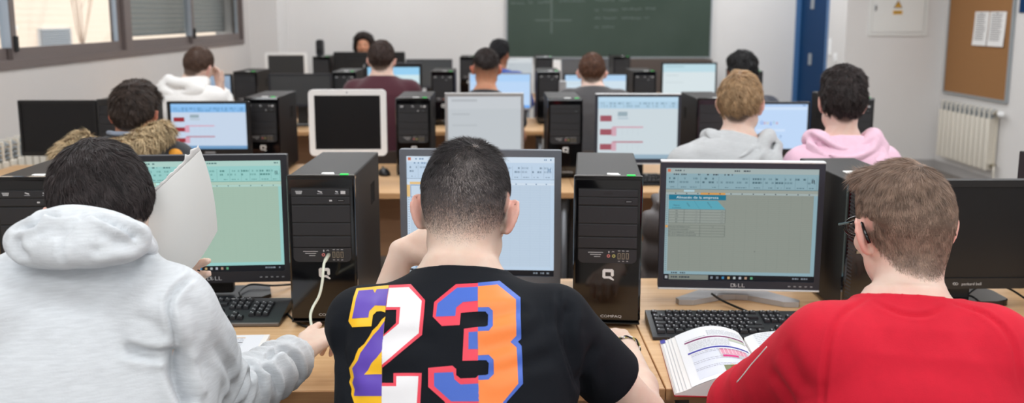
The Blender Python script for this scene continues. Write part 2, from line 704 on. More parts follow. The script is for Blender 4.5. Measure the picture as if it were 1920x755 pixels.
# bare tree
tb = at(155, 88, X=-7.6)
t = empty('tree', (tb[0], tb[1], -0.1), 0, 'bare young tree with thin branches outside the open window', 'tree')
zf = tb[2] + 0.1
tr = MB().tube([(0, 0, 0), (0.01, 0, zf * 0.5), (0, 0, zf)], 0.03, M['bark'], 8)
tr.build('trunk', t)
br = MB()
rr = random.Random(5)


def limb(p, d, ln, r, lev):
    pts = [p]
    q = Vector(p)
    dd = Vector(d).normalized()
    for k in range(5):
        dd = (dd + Vector((rr.uniform(-.08, .08), rr.uniform(-.12, .12), 0.06))).normalized()
        q = q + dd * ln / 5
        pts.append(tuple(q))
        if lev < 2 and k in (1, 2, 3):
            limb(tuple(q), dd + Vector((rr.uniform(-.3, .3), rr.uniform(-.7, .7), .1)), ln * 0.5, r * 0.55, lev + 1)
    br.tube(pts, r, M['bark'], 5, r_end=r * 0.4)


for dy in (-0.85, -0.45, -0.15, 0.1, 0.35, 0.6):
    limb((0, 0, zf - 0.02 - abs(dy) * 0.05), (rr.uniform(-.2, .2), dy, 1.0), 2.2, 0.013, 0)
br.build('branches', t)

# ---- chalkboard on the far wall
a, b = at(949, 109, Y=FAR), at(1331, 109, Y=FAR)
bw, bx = b[0] - a[0], (a[0] + b[0]) / 2
bz = a[2]
cb = empty('chalkboard', (bx, FAR, bz), 0, 'large green chalkboard on the far wall with faint chalk writing', 'chalkboard')
MB().box((0, -0.02, 0.6), (bw - 0.02, 0.03, 1.2), M['board']).build('writing_surface', cb)
MB().ring(rrect(-bw / 2, 0, bw / 2, 1.2), rrect(-bw / 2 + 0.015, 0.015, bw / 2 - 0.015, 1.185), M['alu_frame'], -0.042, -0.001).build('frame', cb)
ch = None


def chalk(p, q, w=0.012):
    A, B = at(p[0], p[1], Y=FAR - 0.038), at(q[0], q[1], Y=FAR - 0.038)
    A = Vector((A[0] - bx, -0.0385, A[2] - bz))
    B = Vector((B[0] - bx, -0.0385, B[2] - bz))
    dd = (B - A).normalized()
    s = dd.cross(Vector((0, 1, 0))) * w / 2
    ch.face([A - s, B - s, B + s, A + s], M['chalk'])


ch = MB()
chalk((1034, -30), (1034, 63), 0.02)
ch.build('chalk_axis', cb)
ch = MB()
chalk((1003, 38), (1072, 38), 0.016)
ch.build('chalk_axis', cb)
rc_ = random.Random(3)


def scrib(x0, x1, y, h=6, gap=0.0):
    x = x0
    while x < x1:
        w = rc_.uniform(2, 4)
        if rc_.random() > gap:
            chalk((x, y + rc_.uniform(-h / 2, 0)), (x + w, y + rc_.uniform(0, h / 2)), 0.011)
            chalk((x + w, y + rc_.uniform(0, h / 2)), (x + w + 1, y + rc_.uniform(-h / 2, 0)), 0.011)
        x += w + 1.5


for (x0, x1, y) in ((957, 980, 6), (990, 998, 5), (1008, 1030, 4), (1048, 1094, 2), (1116, 1150, 0), (1160, 1180, 0),
                    (1114, 1122, 19), (1130, 1158, 19), (1165, 1200, 17), (1210, 1228, 16),
                    (1114, 1122, 34), (1130, 1155, 34), (1165, 1198, 34), (1208, 1216, 33),
                    (1114, 1122, 51), (1128, 1150, 51)):
    ch = MB()
    scrib(x0, x1, y)
    ch.build('chalk_writing', cb)

# dark cabinet below the board
p0, p1 = at(1178, 112, Y=10.3), at(1336, 112, Y=10.3)
cab = empty('low_cabinet', ((p0[0] + p1[0]) / 2, 10.48, 0), 0, 'low dark brown cabinet standing below the right part of the chalkboard', 'cabinet')
cw, chh = p1[0] - p0[0], p0[2]
MB().box((0, 0, chh / 2), (cw, 0.36, chh), M['brown_cab'], 0.004).build('body', cab)
for s in (-1, 1):
    dr = MB().box((s * cw / 4, -0.19, chh / 2), (cw / 2 - 0.012, 0.018, chh - 0.06), M['brown_cab'], 0.003).build('door', cab)
    MB().cyl((s * 0.04, -0.21, chh * 0.6), 0.01, 0.03, M['alu_frame'], 'Y').build('knob', dr)

# ---- electrical cabinet in the wall
a, b = at(1627, 67, Y=NEAR), at(1736, 67, Y=NEAR)
ew = b[0] - a[0]
ep = empty('electrical_panel', ((a[0] + b[0]) / 2, NEAR, a[2]), 0, 'white electrical cabinet door flush in the wall with a yellow warning sign', 'electrical panel')
MB().ring(rrect(-ew / 2, 0, ew / 2, 0.9), rrect(-ew / 2 + 0.03, 0.03, ew / 2 - 0.03, 0.87), M['white'], -0.016, -0.0005).build('frame', ep)
MB().box((0, -0.008, 0.45), (ew - 0.07, 0.012, 0.83), M['white'], 0.003).build('door', ep)
q = at(1641, 15, Y=NEAR)
MB().box((q[0] - ep.location.x, -0.018, q[2] - a[2]), (0.018, 0.012, 0.06), M['print_dim'], 0.003).cyl((q[0] - ep.location.x, -0.026, q[2] - a[2]), 0.008, 0.01, M['warn_dark'], 'Y').build('lock', ep)
q = at(1683, 8, Y=NEAR)
sx, sz = q[0] - ep.location.x, q[2] - a[2]
sg = MB()
sg.prism([(sx - 0.044, sz - 0.036), (sx + 0.044, sz - 0.036), (sx, sz + 0.04)], M['warn_dark'], -0.0165, -0.0145)
sg.prism([(sx - 0.034, sz - 0.030), (sx + 0.034, sz - 0.030), (sx, sz + 0.028)], M['warn'], -0.0172, -0.0166)
sg.prism([(sx + 0.004, sz + 0.016), (sx - 0.009, sz - 0.008), (sx - 0.001, sz - 0.008), (sx - 0.005, sz - 0.026), (sx + 0.009, sz - 0.002), (sx + 0.001, sz - 0.002)], M['warn_dark'], -0.0178, -0.0173)
sg.span((sx - 0.047, -0.0165, sz - 0.10), (sx + 0.047, -0.0145, sz - 0.062), M['warn'])
for k in range(2):
    sg.span((sx - 0.038, -0.0172, sz - 0.078 - k * 0.012), (sx + 0.038, -0.0166, sz - 0.074 - k * 0.012), M['warn_dark'])
sg.build('warning_sign', ep)

# light switches on the return wall
for (qx, qy, ww, hh, lab) in ((1557, 88, 0.075, 0.17, 'tall white double light switch beside the blue door'), (1567, 108, 0.075, 0.09, 'small white single switch lowest beside the blue door')):
    q = at(qx, qy, X=XS)
    s = empty('light_switch', (XS, q[1], q[2]), 0, lab, 'switch')
    MB().box((-0.005, 0, 0), (0.01, ww, hh), M['white_plastic'], 0.003).build('plate', s)
    for k in range(2 if hh > 0.1 else 1):
        MB().box((-0.012, 0, (0.04 - 0.08 * k) if hh > 0.1 else 0), (0.008, 0.045, 0.05), M['white_plastic'], 0.002).build('rocker', s)

# ---- cork board with notices
a, b = at(1775, 174, X=XR), at(1891, 194, X=XR)
cy0, cy1 = float(b[1]), float(at(1777, 100, X=XR)[1])
cz0 = float((a[2] + b[2]) / 2)
ck = empty('cork_board', (XR, (cy0 + cy1) / 2, cz0), 0, 'brown cork noticeboard in an aluminium frame on the right wall above radiator', 'noticeboard')
ch_, cl = 1.5, cy1 - cy0
MB().box((-0.012, 0, ch_ / 2), (0.02, cl - 0.02, ch_ - 0.02), M['cork']).build('cork_panel', ck)
fr = MB()
for (ya, yb, za, zb) in ((-cl / 2, cl / 2, 0, 0.022), (-cl / 2, cl / 2, ch_ - 0.022, ch_), (-cl / 2, -cl / 2 + 0.022, 0.022, ch_ - 0.022), (cl / 2 - 0.022, cl / 2, 0.022, ch_ - 0.022)):
    fr.span((-0.03, ya, za), (-0.001, yb, zb), M['alu_frame'], 0.004)
fr.build('frame', ck)
for qx0, qx1, qy0, qy1, lab in ((1829, 1850, 22, 86, 'white printed notice pinned on the cork board, left of the two'), (1857, 1882, 22, 88, 'white printed notice pinned on the cork board, right of the two')):
    A = at(qx0, qy0, X=XR - 0.026)
    B = at(qx1, qy1, X=XR - 0.026)
    nt = empty('notice', (XR - 0.0235, (A[1] + B[1]) / 2, (A[2] + B[2]) / 2), 0, lab, 'notice')
    w2, h2 = abs(A[1] - B[1]) / 2, abs(A[2] - B[2]) / 2
    s = MB()
    prev = None
    for k in range(7):
        z = h2 - 2 * h2 * k / 6
        x = -0.002 - 0.012 * (k / 6) ** 2
        if prev:
            s.face([(prev[1], w2, prev[0]), (prev[1], -w2, prev[0]), (x, -w2, z), (x, w2, z)], M['paper'], True)
            s.face([(prev[1] + .0006, w2, prev[0]), (x + .0006, w2, z), (x + .0006, -w2, z), (prev[1] + .0006, -w2, prev[0])], M['paper'], True)
        prev = (z, x)
    for k in range(13):
        z = h2 * (0.86 - 0.125 * k)
        u = (h2 - z) / (2 * h2)
        x = -0.0045 - 0.012 * u * u
        s.face([(x, w2 * 0.75, z + .004), (x, -w2 * rc_.uniform(.2, .75), z + .004), (x, -w2 * .5, z - .004), (x, w2 * 0.75, z - .004)], M['ink'])
    s.build('sheet', nt)
    MB().sphere((-0.009, 0, h2 - 0.012), 0.006, M['print_dim']).build('pin', nt)
q = at(1916, 24, X=XR)
bs = empty('blue_sign', (XR, q[1] - 0.12, q[2]), 0, 'blue sign on the right wall at the frame edge, right of cork board', 'sign')
MB().box((-0.006, 0, 0.2), (0.01, 0.3, 0.4), M['door'], 0.002).build('plate', bs)


# ---- radiators
def radiator(loc, side, n, h, lab, step=0.08):
    """side -1: on the right wall facing -x, +1: on the left wall facing +x"""
    r = empty('radiator', loc, 0, lab, 'radiator')
    L = n * step
    for k in range(n):
        y = -L / 2 + (k + 0.5) * step
        s = MB()
        s.box((side * 0.088, y, h * 0.42), (0.014, step - 0.016, h * 0.84), M['radiator'], 0.006, seg=3)
        s.box((side * 0.05, y, h / 2), (0.07, 0.022, h), M['radiator'], 0.006)
        s.box((side * 0.014, y, h * 0.48), (0.012, step - 0.02, h * 0.9), M['radiator'], 0.004)
        for kk in range(4):
            s.box((side * 0.06, y, h * (0.87 + 0.035 * kk)), (0.05, step - 0.012, 0.006), M['radiator_dark'], 0.002, Matrix.Rotation(side * 0.5, 4, 'Y'))
        s.cyl((side * 0.05, y, 0.05), 0.022, step, M['radiator'], 'Y', 12)
        s.cyl((side * 0.05, y, h - 0.035), 0.022, step, M['radiator'], 'Y', 12)
        s.build('section', r)
    v = MB().cyl((side * 0.05, -L / 2 - 0.03, h - 0.035), 0.017, 0.06, M['brass'], 'Y', 12)
    v.cyl((side * 0.05, -L / 2 - 0.09, h - 0.035), 0.026, 0.06, M['white_plastic'], 'Y', 14, bev=0.006)
    v.build('valve', r)
    MB().cyl((side * 0.05, -L / 2 - 0.025, 0.05), 0.02, 0.05, M['brass'], 'Y', 12).tube([(side * 0.05, -L / 2 - 0.05, 0.05), (side * 0.05, -L / 2 - 0.05, -0.02), (side * 0.05, -L / 2 - 0.05, -loc[2])], 0.009, M['radiator'], 8).build('pipe', r)
    MB().box((side * 0.006, 0, h * 0.8), (0.012, L * 0.7, 0.02), M['radiator']).build('bracket', r)
    return r


A, B = at(1759, 240, X=XR - 0.09), at(1857, 240, X=XR - 0.09)
zt = float(at(1771, 187, X=XR - 0.05)[2])
zb = float(at(1762, 292, X=XR - 0.09)[2])
radiator((XR - 0.006, (A[1] + B[1]) / 2, zb), -1, 11, zt - zb, 'cream sectional radiator on the right wall below the cork board', step=float((A[1] - B[1]) / 11))
radiator((XL + 0.006, 4.75, 0.2), 1, 16, float(at(10, 264, X=XL + 0.09)[2]) - 0.2, 'cream radiator below the windows, beside the far left screen')


# ---------------------------------------------------------------- furniture
E1 = float(at(1248, 728, Z=DESK)[1])
E2 = float(at(730, 362, Z=DESK)[1])
SEAM = float(at(1248, 728, Z=DESK)[0])
TW = 1.5
ROWS = [E1, E2, E2 + 2.25, E2 + 4.62]
TROW = [2.27, 4.45, 6.7, 9.15]


def make_desk():
    r = empty('desk', (0, 0, 0))
    t = MB()
    t.span((-TW / 2 + 0.0015, 0.003, DESK - 0.026), (TW / 2 - 0.0015, 0.84, DESK), M['wood'], 0.002)
    t.span((-TW / 2 + 0.0015, -0.001, DESK - 0.026), (TW / 2 - 0.0015, 0.003, DESK - 0.001), M['wood_edge'])
    t.build('table_top', r)
    mp = MB().span((-TW / 2 + 0.06, 0.55, 0.30), (TW / 2 - 0.06, 0.568, DESK - 0.03), M['wood_panel'], 0.002)
    mp.build('modesty_panel', r)
    for s in (-1, 1):
        for y in (0.06, 0.76):
            MB().tube([(s * (TW / 2 - 0.05), y, 0.012), (s * (TW / 2 - 0.05), y, DESK - 0.03)], 0.016, M['steel'], 12).cyl((s * (TW / 2 - 0.05), y, 0.008), 0.02, 0.016, M['rubber']).build('leg', r)
        MB().box((s * (TW / 2 - 0.05), 0.41, DESK - 0.045), (0.03, 0.68, 0.03), M['steel']).build('rail', r)
    for s in (-1, 1):
        MB().cyl((s * 0.35, 0.548, 0.48), 0.008, 0.006, M['matte'], 'Y').build('screw', r)
    return r


ORD = ['first', 'second', 'third', 'fourth']
desk0 = make_desk()
COLN = ['leftmost', 'middle', 'rightmost']
for i, y in enumerate(ROWS):
    for j in range(3):
        o = desk0 if (i == 0 and j == 0) else copy_tree(desk0)
        o.location = (SEAM - 2 * TW + TW * (j + 0.5), y, 0)
        lab = 'beech laminate desk %s in the %s row of desks from the camera' % (COLN[j], ORD[i])
        tag(o, lab, 'desk', 'rows of beech classroom desks')


def make_chair():
    r = empty('school_chair', (0, 0, 0))
    MB().box((0, 0, 0.433), (0.34, 0.37, 0.016), M['brown_cab'], 0.007, seg=3).build('seat', r)
    b = MB()
    n = 8
    for k in range(n):
        a0, a1 = [-0.17 + 0.34 * q / n for q in (k, k + 1)]
        f = lambda x: -0.25 + 0.9 * x * x
        b.prism([(a0, f(a0)), (a1, f(a1)), (a1, f(a1) - 0.012), (a0, f(a0) - 0.012)], M['brown_cab'], 0.62, 0.80, 'XY')
    b.build('backrest', r)
    for s in (-1, 1):
        MB().tube([(s * 0.165, 0.17, 0.01), (s * 0.155, 0.16, 0.41), (s * 0.15, 0.14, 0.42)], 0.011, M['black_tube']).build('leg', r)
        MB().tube([(s * 0.168, -0.22, 0.01), (s * 0.157, -0.18, 0.42), (s * 0.157, -0.2, 0.60), (s * 0.157, -0.226, 0.78)], 0.011, M['black_tube']).build('leg', r)
    MB().tube([(-0.155, 0.16, 0.414), (0.155, 0.16, 0.414)], 0.01, M['black_tube']).tube([(-0.157, -0.17, 0.414), (0.157, -0.17, 0.414)], 0.01, M['black_tube']).build('crossbar', r)
    return r


chair0 = make_chair()
CHAIRS = []


def place_chair(x, y, yaw, who):
    o = chair0 if not CHAIRS else copy_tree(chair0)
    CHAIRS.append(o)
    o.location = (x, y, 0)
    o.rotation_euler = (0, 0, yaw)
    tag(o, 'dark school chair with tubular legs under the ' + who, 'chair', 'school chairs the students sit on')


# ------------------------------------------------------------- PC towers
TWD, TH, TD = 0.175, 0.4, 0.41


def q_logo(cx, cz, s):
    """rounded open square with a tail, as one outline"""
    return [(cx + x * s, cz + z * s) for x, z in (
        (-0.36, 0.46), (0.36, 0.46), (0.48, 0.34), (0.48, -0.1), (0.36, -0.2), (0.24, -0.1), (0.24, 0.2), (-0.24, 0.2), (-0.24, -0.18), (0.22, -0.18),
        (0.5, -0.44), (0.5, -0.52), (0.4, -0.52), (0.1, -0.36), (-0.36, -0.36), (-0.48, -0.24), (-0.48, 0.34))]


def make_tower(kind):
    """kind: 'logos' drive with disc logos, 'dvd' plain drive, 'vented' other make"""
    r = empty('computer_tower', (0, 0, 0))
    W, H = TWD, TH
    c = MB()
    c.span((-W / 2 + 0.003, 0.012, 0.012), (W / 2 - 0.003, TD, H), M['case'], 0.004)
    for s in (-1, 1):
        for y in (0.04, TD - 0.04):
            c.cyl((s * 0.06, y, 0.007), 0.012, 0.014, M['rubber'])
    for k in range(6):      # side perforations
        for s in (-1, 1):
            c.box((s * (W / 2 - 0.003), 0.26 + 0.012 * k, 0.30), (0.002, 0.005, 0.06), M['groove'])
    c.build('case', r)
    zt = lambda v: H * (1 - v)          # photo fractions from the top
    if kind == 'vented':
        f = MB()
        f.span((-W / 2, -0.012, 0.012), (W / 2, 0.012, H), M['gloss'], 0.006)
        f.build('front_panel', r)
        for s in (-1, 1):
            v = MB()
            for k in range(34):
                v.box((s * (W / 2 - 0.011), -0.0135, 0.03 + k * 0.0105), (0.016, 0.004, 0.004), M['matte'], 0, Matrix.Rotation(s * -0.6, 4, 'Y'))
            v.build('vent_strip', r)
        MB().box((0, -0.014, H - 0.06), (0.14, 0.006, 0.04), M['matte'], 0.002).build('optical_drive', r)
        MB().box((-W / 2 + 0.035, -0.014, H - 0.2), (0.014, 0.005, 0.007), M['port']).build('usb_port', r)
        MB().box((-0.02, 0.13, H + 0.002), (0.06, 0.03, 0.005), M['sticker'], 0.002).build('sticker', r)
        return r
    f = MB()
    f.span((-W / 2, -0.006, 0.018), (W / 2, 0.013, H - 0.003), M['gloss'], 0.006)
    f.span((-W / 2, -0.004, H - 0.012), (W / 2, 0.02, H + 0.001), M['gloss'], 0.004)
    f.span((-W / 2 + 0.001, -0.010, 0.012), (W / 2 - 0.001, 0.012, zt(0.955)), M['gloss'], 0.003)
    f.span((-W / 2 + 0.012, -0.0075, zt(0.465)), (W / 2 - 0.012, -0.004, zt(0.075)), M['groove'], 0.001)
    f.build('front_panel', r)
    bw = W - 0.026
    if kind == 'logos':
        d1 = MB().span((-bw / 2, -0.010, zt(0.128)), (bw / 2, -0.006, zt(0.082)), M['matte'], 0.0012)
        for (x, w) in ((-0.055, 0.018), (-0.001, 0.014), (0.042, 0.009), (0.058, 0.012)):
            z = zt(0.104)
            if w > 0.015:
                for k in range(3):
                    d1.box((x, -0.0102, z + 0.003 - k * 0.003), (w - 0.002 * k, 0.0006, 0.0018), M['print_light'])
            elif w == 0.012:
                d1.box((x, -0.0102, z), (w, 0.0006, 0.008), M['print_light'], 0.002)
            else:
                d1.box((x, -0.0102, z + 0.002), (w * 0.8, 0.0006, 0.003), M['print_light'], 0.001, Matrix.Rotation(0.3, 4, 'Y'))
                d1.box((x, -0.0102, z - 0.003), (w, 0.0006, 0.002), M['print_dim'])
    else:
        d1 = MB().span((-bw / 2, -0.010, zt(0.128)), (bw / 2, -0.006, zt(0.082)), M['matte'], 0.0012)
        d1.text('DVD', (0, -0.0100, zt(0.112)), 0.007, M['groove'], 0.0004, 0.25, 1.5)
    d1.build('optical_drive', r)
    d2 = MB().span((-bw / 2, -0.010, zt(0.18)), (bw / 2, -0.006, zt(0.132)), M['matte'], 0.0012)
    d2.box((0.052, -0.0108, zt(0.156)), (0.018, 0.002, 0.006), M['groove'], 0.0008)
    d2.box((0.052, -0.0119, zt(0.156)), (0.013, 0.0004, 0.0012), M['print_dim'])
    if kind == 'logos':
        d2.box((0.026, -0.0102, zt(0.157)), (0.007, 0.0006, 0.004), M['print_light'], 0.001)
    d2.build('drive_door', r)
    for v0, v1 in ((0.19, 0.30), (0.305, 0.385), (0.392, 0.463)):
        MB().span((-bw / 2, -0.0098, zt(v1)), (bw / 2, -0.006, zt(v0)), M['matte'], 0.0015).build('bay_cover', r)
    ps = MB()
    o = [(-bw / 2, zt(0.468)), (bw / 2, zt(0.468)), (bw / 2, zt(0.535)), (bw / 2 - 0.004, zt(0.552)), (bw / 2 - 0.012, zt(0.56)), (-bw / 2 + 0.012, zt(0.56)), (-bw / 2 + 0.004, zt(0.552)), (-bw / 2, zt(0.535))]
    ps.prism(o, M['matte'], -0.0105, -0.006)
    for k, (x, w) in enumerate(((-0.03, 0.038), (-0.03, 0.028), (-0.026, 0.016))):
        ps.box((x, -0.0107, zt(0.49) - k * 0.0055), (w, 0.0005, 0.0013), M['print_light'])
    ps.box((0.004, -0.0107, zt(0.486)), (0.0025, 0.0005, 0.005), M['print_light'])
    ps.tube([(0.0145 + 0.0025 * math.cos(t), -0.0107, zt(0.488) + 0.003 * math.sin(t)) for t in np.linspace(0, PI, 6)], 0.0006, M['print_light'], 5)
    for k in range(3):
        ps.box((0.030 + k * 0.0105, -0.0107, zt(0.478)), (0.006, 0.0005, 0.0014), M['print_light'])
        ps.box((0.030 + k * 0.0105, -0.0107, zt(0.546)), (0.005, 0.0005, 0.0012), M['print_light'])
    ps = ps.build('port_strip', r)
    for x, m in ((0.003, M['jack_pink']), (0.0165, M['jack_green'])):
        MB().ring([(x + 0.0042 * math.cos(t), zt(0.512) + 0.0042 * math.sin(t)) for t in np.linspace(0, 2 * PI, 12, endpoint=False)],
                  [(x + 0.0022 * math.cos(t), zt(0.512) + 0.0022 * math.sin(t)) for t in np.linspace(0, 2 * PI, 12, endpoint=False)], m, -0.0115, -0.010).build('audio_jack', ps)
    for k in range(3):
        x = 0.030 + k * 0.0105
        MB().ring(rrect(x - 0.0034, zt(0.532), x + 0.0034, zt(0.492)), rrect(x - 0.0021, zt(0.529), x + 0.0021, zt(0.495)), M['port'], -0.0113, -0.010).build('usb_port', ps)
    MB().prism(q_logo(0.003, zt(0.637), 0.03)[::-1], M['silver_bright'], -0.0072, -0.0058).build('logo', r)
    MB().text('COMPAQ', (0.012, -0.0062, zt(0.925)), 0.0095, M['print_light'], 0.0004, 0.0, 1.35).build('lettering', r)
    MB().box((0.012, 0.03, H + 0.0012), (0.03, 0.016, 0.003), M['sticker'], 0.001).box((0.018, 0.022, H + 0.001), (0.026, 0.008, 0.002), M['sticker'], 0.001).build('sticker', r)
    MB().box((0.058, 0.013, H + 0.001), (0.022, 0.012, 0.004), M['green'], 0.0015).build('power_light', r)
    return r


PROTO = {k: make_tower(k) for k in ('logos', 'dvd', 'vented')}
USED = set()


def tower(kind, cx, ytop, Y, yaw, label, group, dx=0.0):
    o = PROTO[kind] if kind not in USED else copy_tree(PROTO[kind])
    USED.add(kind)
    p = at(cx, ytop, Y=Y)
    o.location = (p[0] + dx, Y, DESK)
    o.rotation_euler = (0, 0, math.radians(yaw))
    tag(o, label, 'computer', group)
    return o


G1, G2, G3, G4 = ['black tower computers on the %s row of desks' % s for s in ('first', 'second', 'third', 'fourth')]
T_LEFT = tower('logos', 52, 325, 2.27, 0, 'black tower computer at the front left corner behind the student holding white notebook', G1)
T_MID = tower('logos', 601, 329, 2.28, -1.5, 'black tower computer with a white headphone cable plugged into its front', G1)
T_RIGHT = tower('dvd', 1141, 330, 2.255, -5.68, 'black tower computer between the large 23 shirt and the silver-footed screen', G1)
TV = tower('vented', 1652, 343, 2.31, 0, 'black tower computer with slatted front edge behind the head of red sweatshirt student', G1)
TV.scale = (1, 0.95, 0.94)
p = at(1908, 292, Y=2.68)
tower('dvd', 2000, 330, 2.27, 0, 'black tower computer at the far right edge behind the wide black screen', G1, dx=float(p[0] + TWD / 2 - at(2000, 330, Y=2.27)[0]))
tower('dvd', 214, 184, 4.45, 0, 'black tower computer behind the head of the fur-collared student', G2)
tower('logos', 489, 184, 4.55, -0.5, 'black tower computer right of the screen with dark red tables', G2)
tower('logos', 774, 184, 4.50, 0, 'black tower computer right of the white-framed screen in second row', G2)
tower('dvd', 1060, 186, 4.45, 0, 'black tower computer between the pale grey screen and the spreadsheet screen, second row', G2)
tower('dvd', 1340, 190, 4.45, 0, 'black tower computer behind the left side of blond student head', G2)
tower('logos', 1607, 190, 4.45, 0, 'black tower computer behind the pink hoodie student', G2)
tower('dvd', 459, 132, 6.7, 0, 'black tower computer right of the white hoodie student', G3)
tower('logos', 645, 132, 6.7, 0, 'black tower computer left of the maroon sweater student', G3)
tower('logos', 830, 131, 6.7, 0, 'black tower computer between maroon sweater student and the fade haircut student', G3)
tower('logos', 1029, 132, 6.75, 0, 'black tower computer left of the dark grey sweater student', G3)
tower('logos', 1209, 134, 6.7, 0, 'black tower computer right of the dark grey sweater student', G3)
tower('dvd', 1409, 134, 6.7, 0, 'black tower computer behind the black-haired student on right', G3)
SPK_T = tower('dvd', 602, 105, 9.2, 0, 'black tower computer carrying a small speaker near the teacher', G4)
tower('dvd', 878, 107, 9.15, 0, 'black tower computer behind the fade haircut student, last row', G4)
tower('dvd', 1021, 105, 9.2, 0, 'black tower computer below the left half of the chalkboard, last row', G4)
tower('dvd', 1166, 107, 9.15, 0, 'black tower computer below the middle of the chalkboard, last row', G4)

# --------------------------------------------------------------- displays
class Scr:
    """flat coloured artwork of one display, all in one mesh (u right, v down, 0..1)"""

    def __init__(self, w, h, tint=(1, 1, 1), gain=1.0):
        self.w, self.h = w, h
        self.V, self.F, self.C = [], [], []
        self.tint, self.gain = tint, gain

    def _c(self, c):
        l = lin(c)
        return [l[i] * self.tint[i] * self.gain for i in range(3)]

    def poly(self, pts, c, l=1):
        b = len(self.V)
        for u, v in pts:
            self.V.append(((u - 0.5) * self.w, -l * 0.00012, (0.5 - v) * self.h))
            self.C.append(self._c(c))
        self.F.append(tuple(range(b, b + len(pts))))

    def rect(self, u0, v0, u1, v1, c, l=1):
        self.poly([(u0, v1), (u1, v1), (u1, v0), (u0, v0)], c, l)

    def text(self, s, u, v, hh, c, l=3, align='l', wide=1.0, rot=0.0):
        """hh: cap height as a fraction of the screen height; v is the baseline"""
        V, F = text_geo(s)
        if not len(V):
            return
        k = hh * self.h / 0.7
        X = V[:, 0] * k * wide
        Z = V[:, 1] * k
        if align == 'c':
            X = X - (X.max() + X.min()) / 2
        elif align == 'r':
            X = X - X.max()
        cr, sr = math.cos(rot), math.sin(rot)
        b = len(self.V)
        for x, z in zip(X, Z):
            self.V.append(((u - 0.5) * self.w + x * cr - z * sr, -l * 0.00012, (0.5 - v) * self.h + x * sr + z * cr))
            self.C.append(self._c(c))
        for f in F:
            self.F.append(tuple(b + i for i in f))

    def bars(self, u0, u1, v, hh, c, seed=1, l=3, fill=0.7):
        r = random.Random(seed)
        u = u0
        while u < u1:
            w = r.uniform(0.006, 0.018)
            if r.random() < fill:
                self.rect(u, v, min(u + w, u1), v + hh, c, l)
            u += w + 0.004

    def build(self, name, parent, loc=(0, 0, 0)):
        me = bpy.data.meshes.new(name)
        me.from_pydata(self.V, [], self.F)
        me.update()
        a = me.attributes.new('col', 'FLOAT_COLOR', 'POINT')
        c4 = np.ones((len(self.V), 4), dtype=np.float32)
        c4[:, :3] = self.C
        a.data.foreach_set('color', c4.ravel())
        me.materials.append(M['glow'])
        o = link_mesh(name, me, parent)
        o.location = loc
        return o


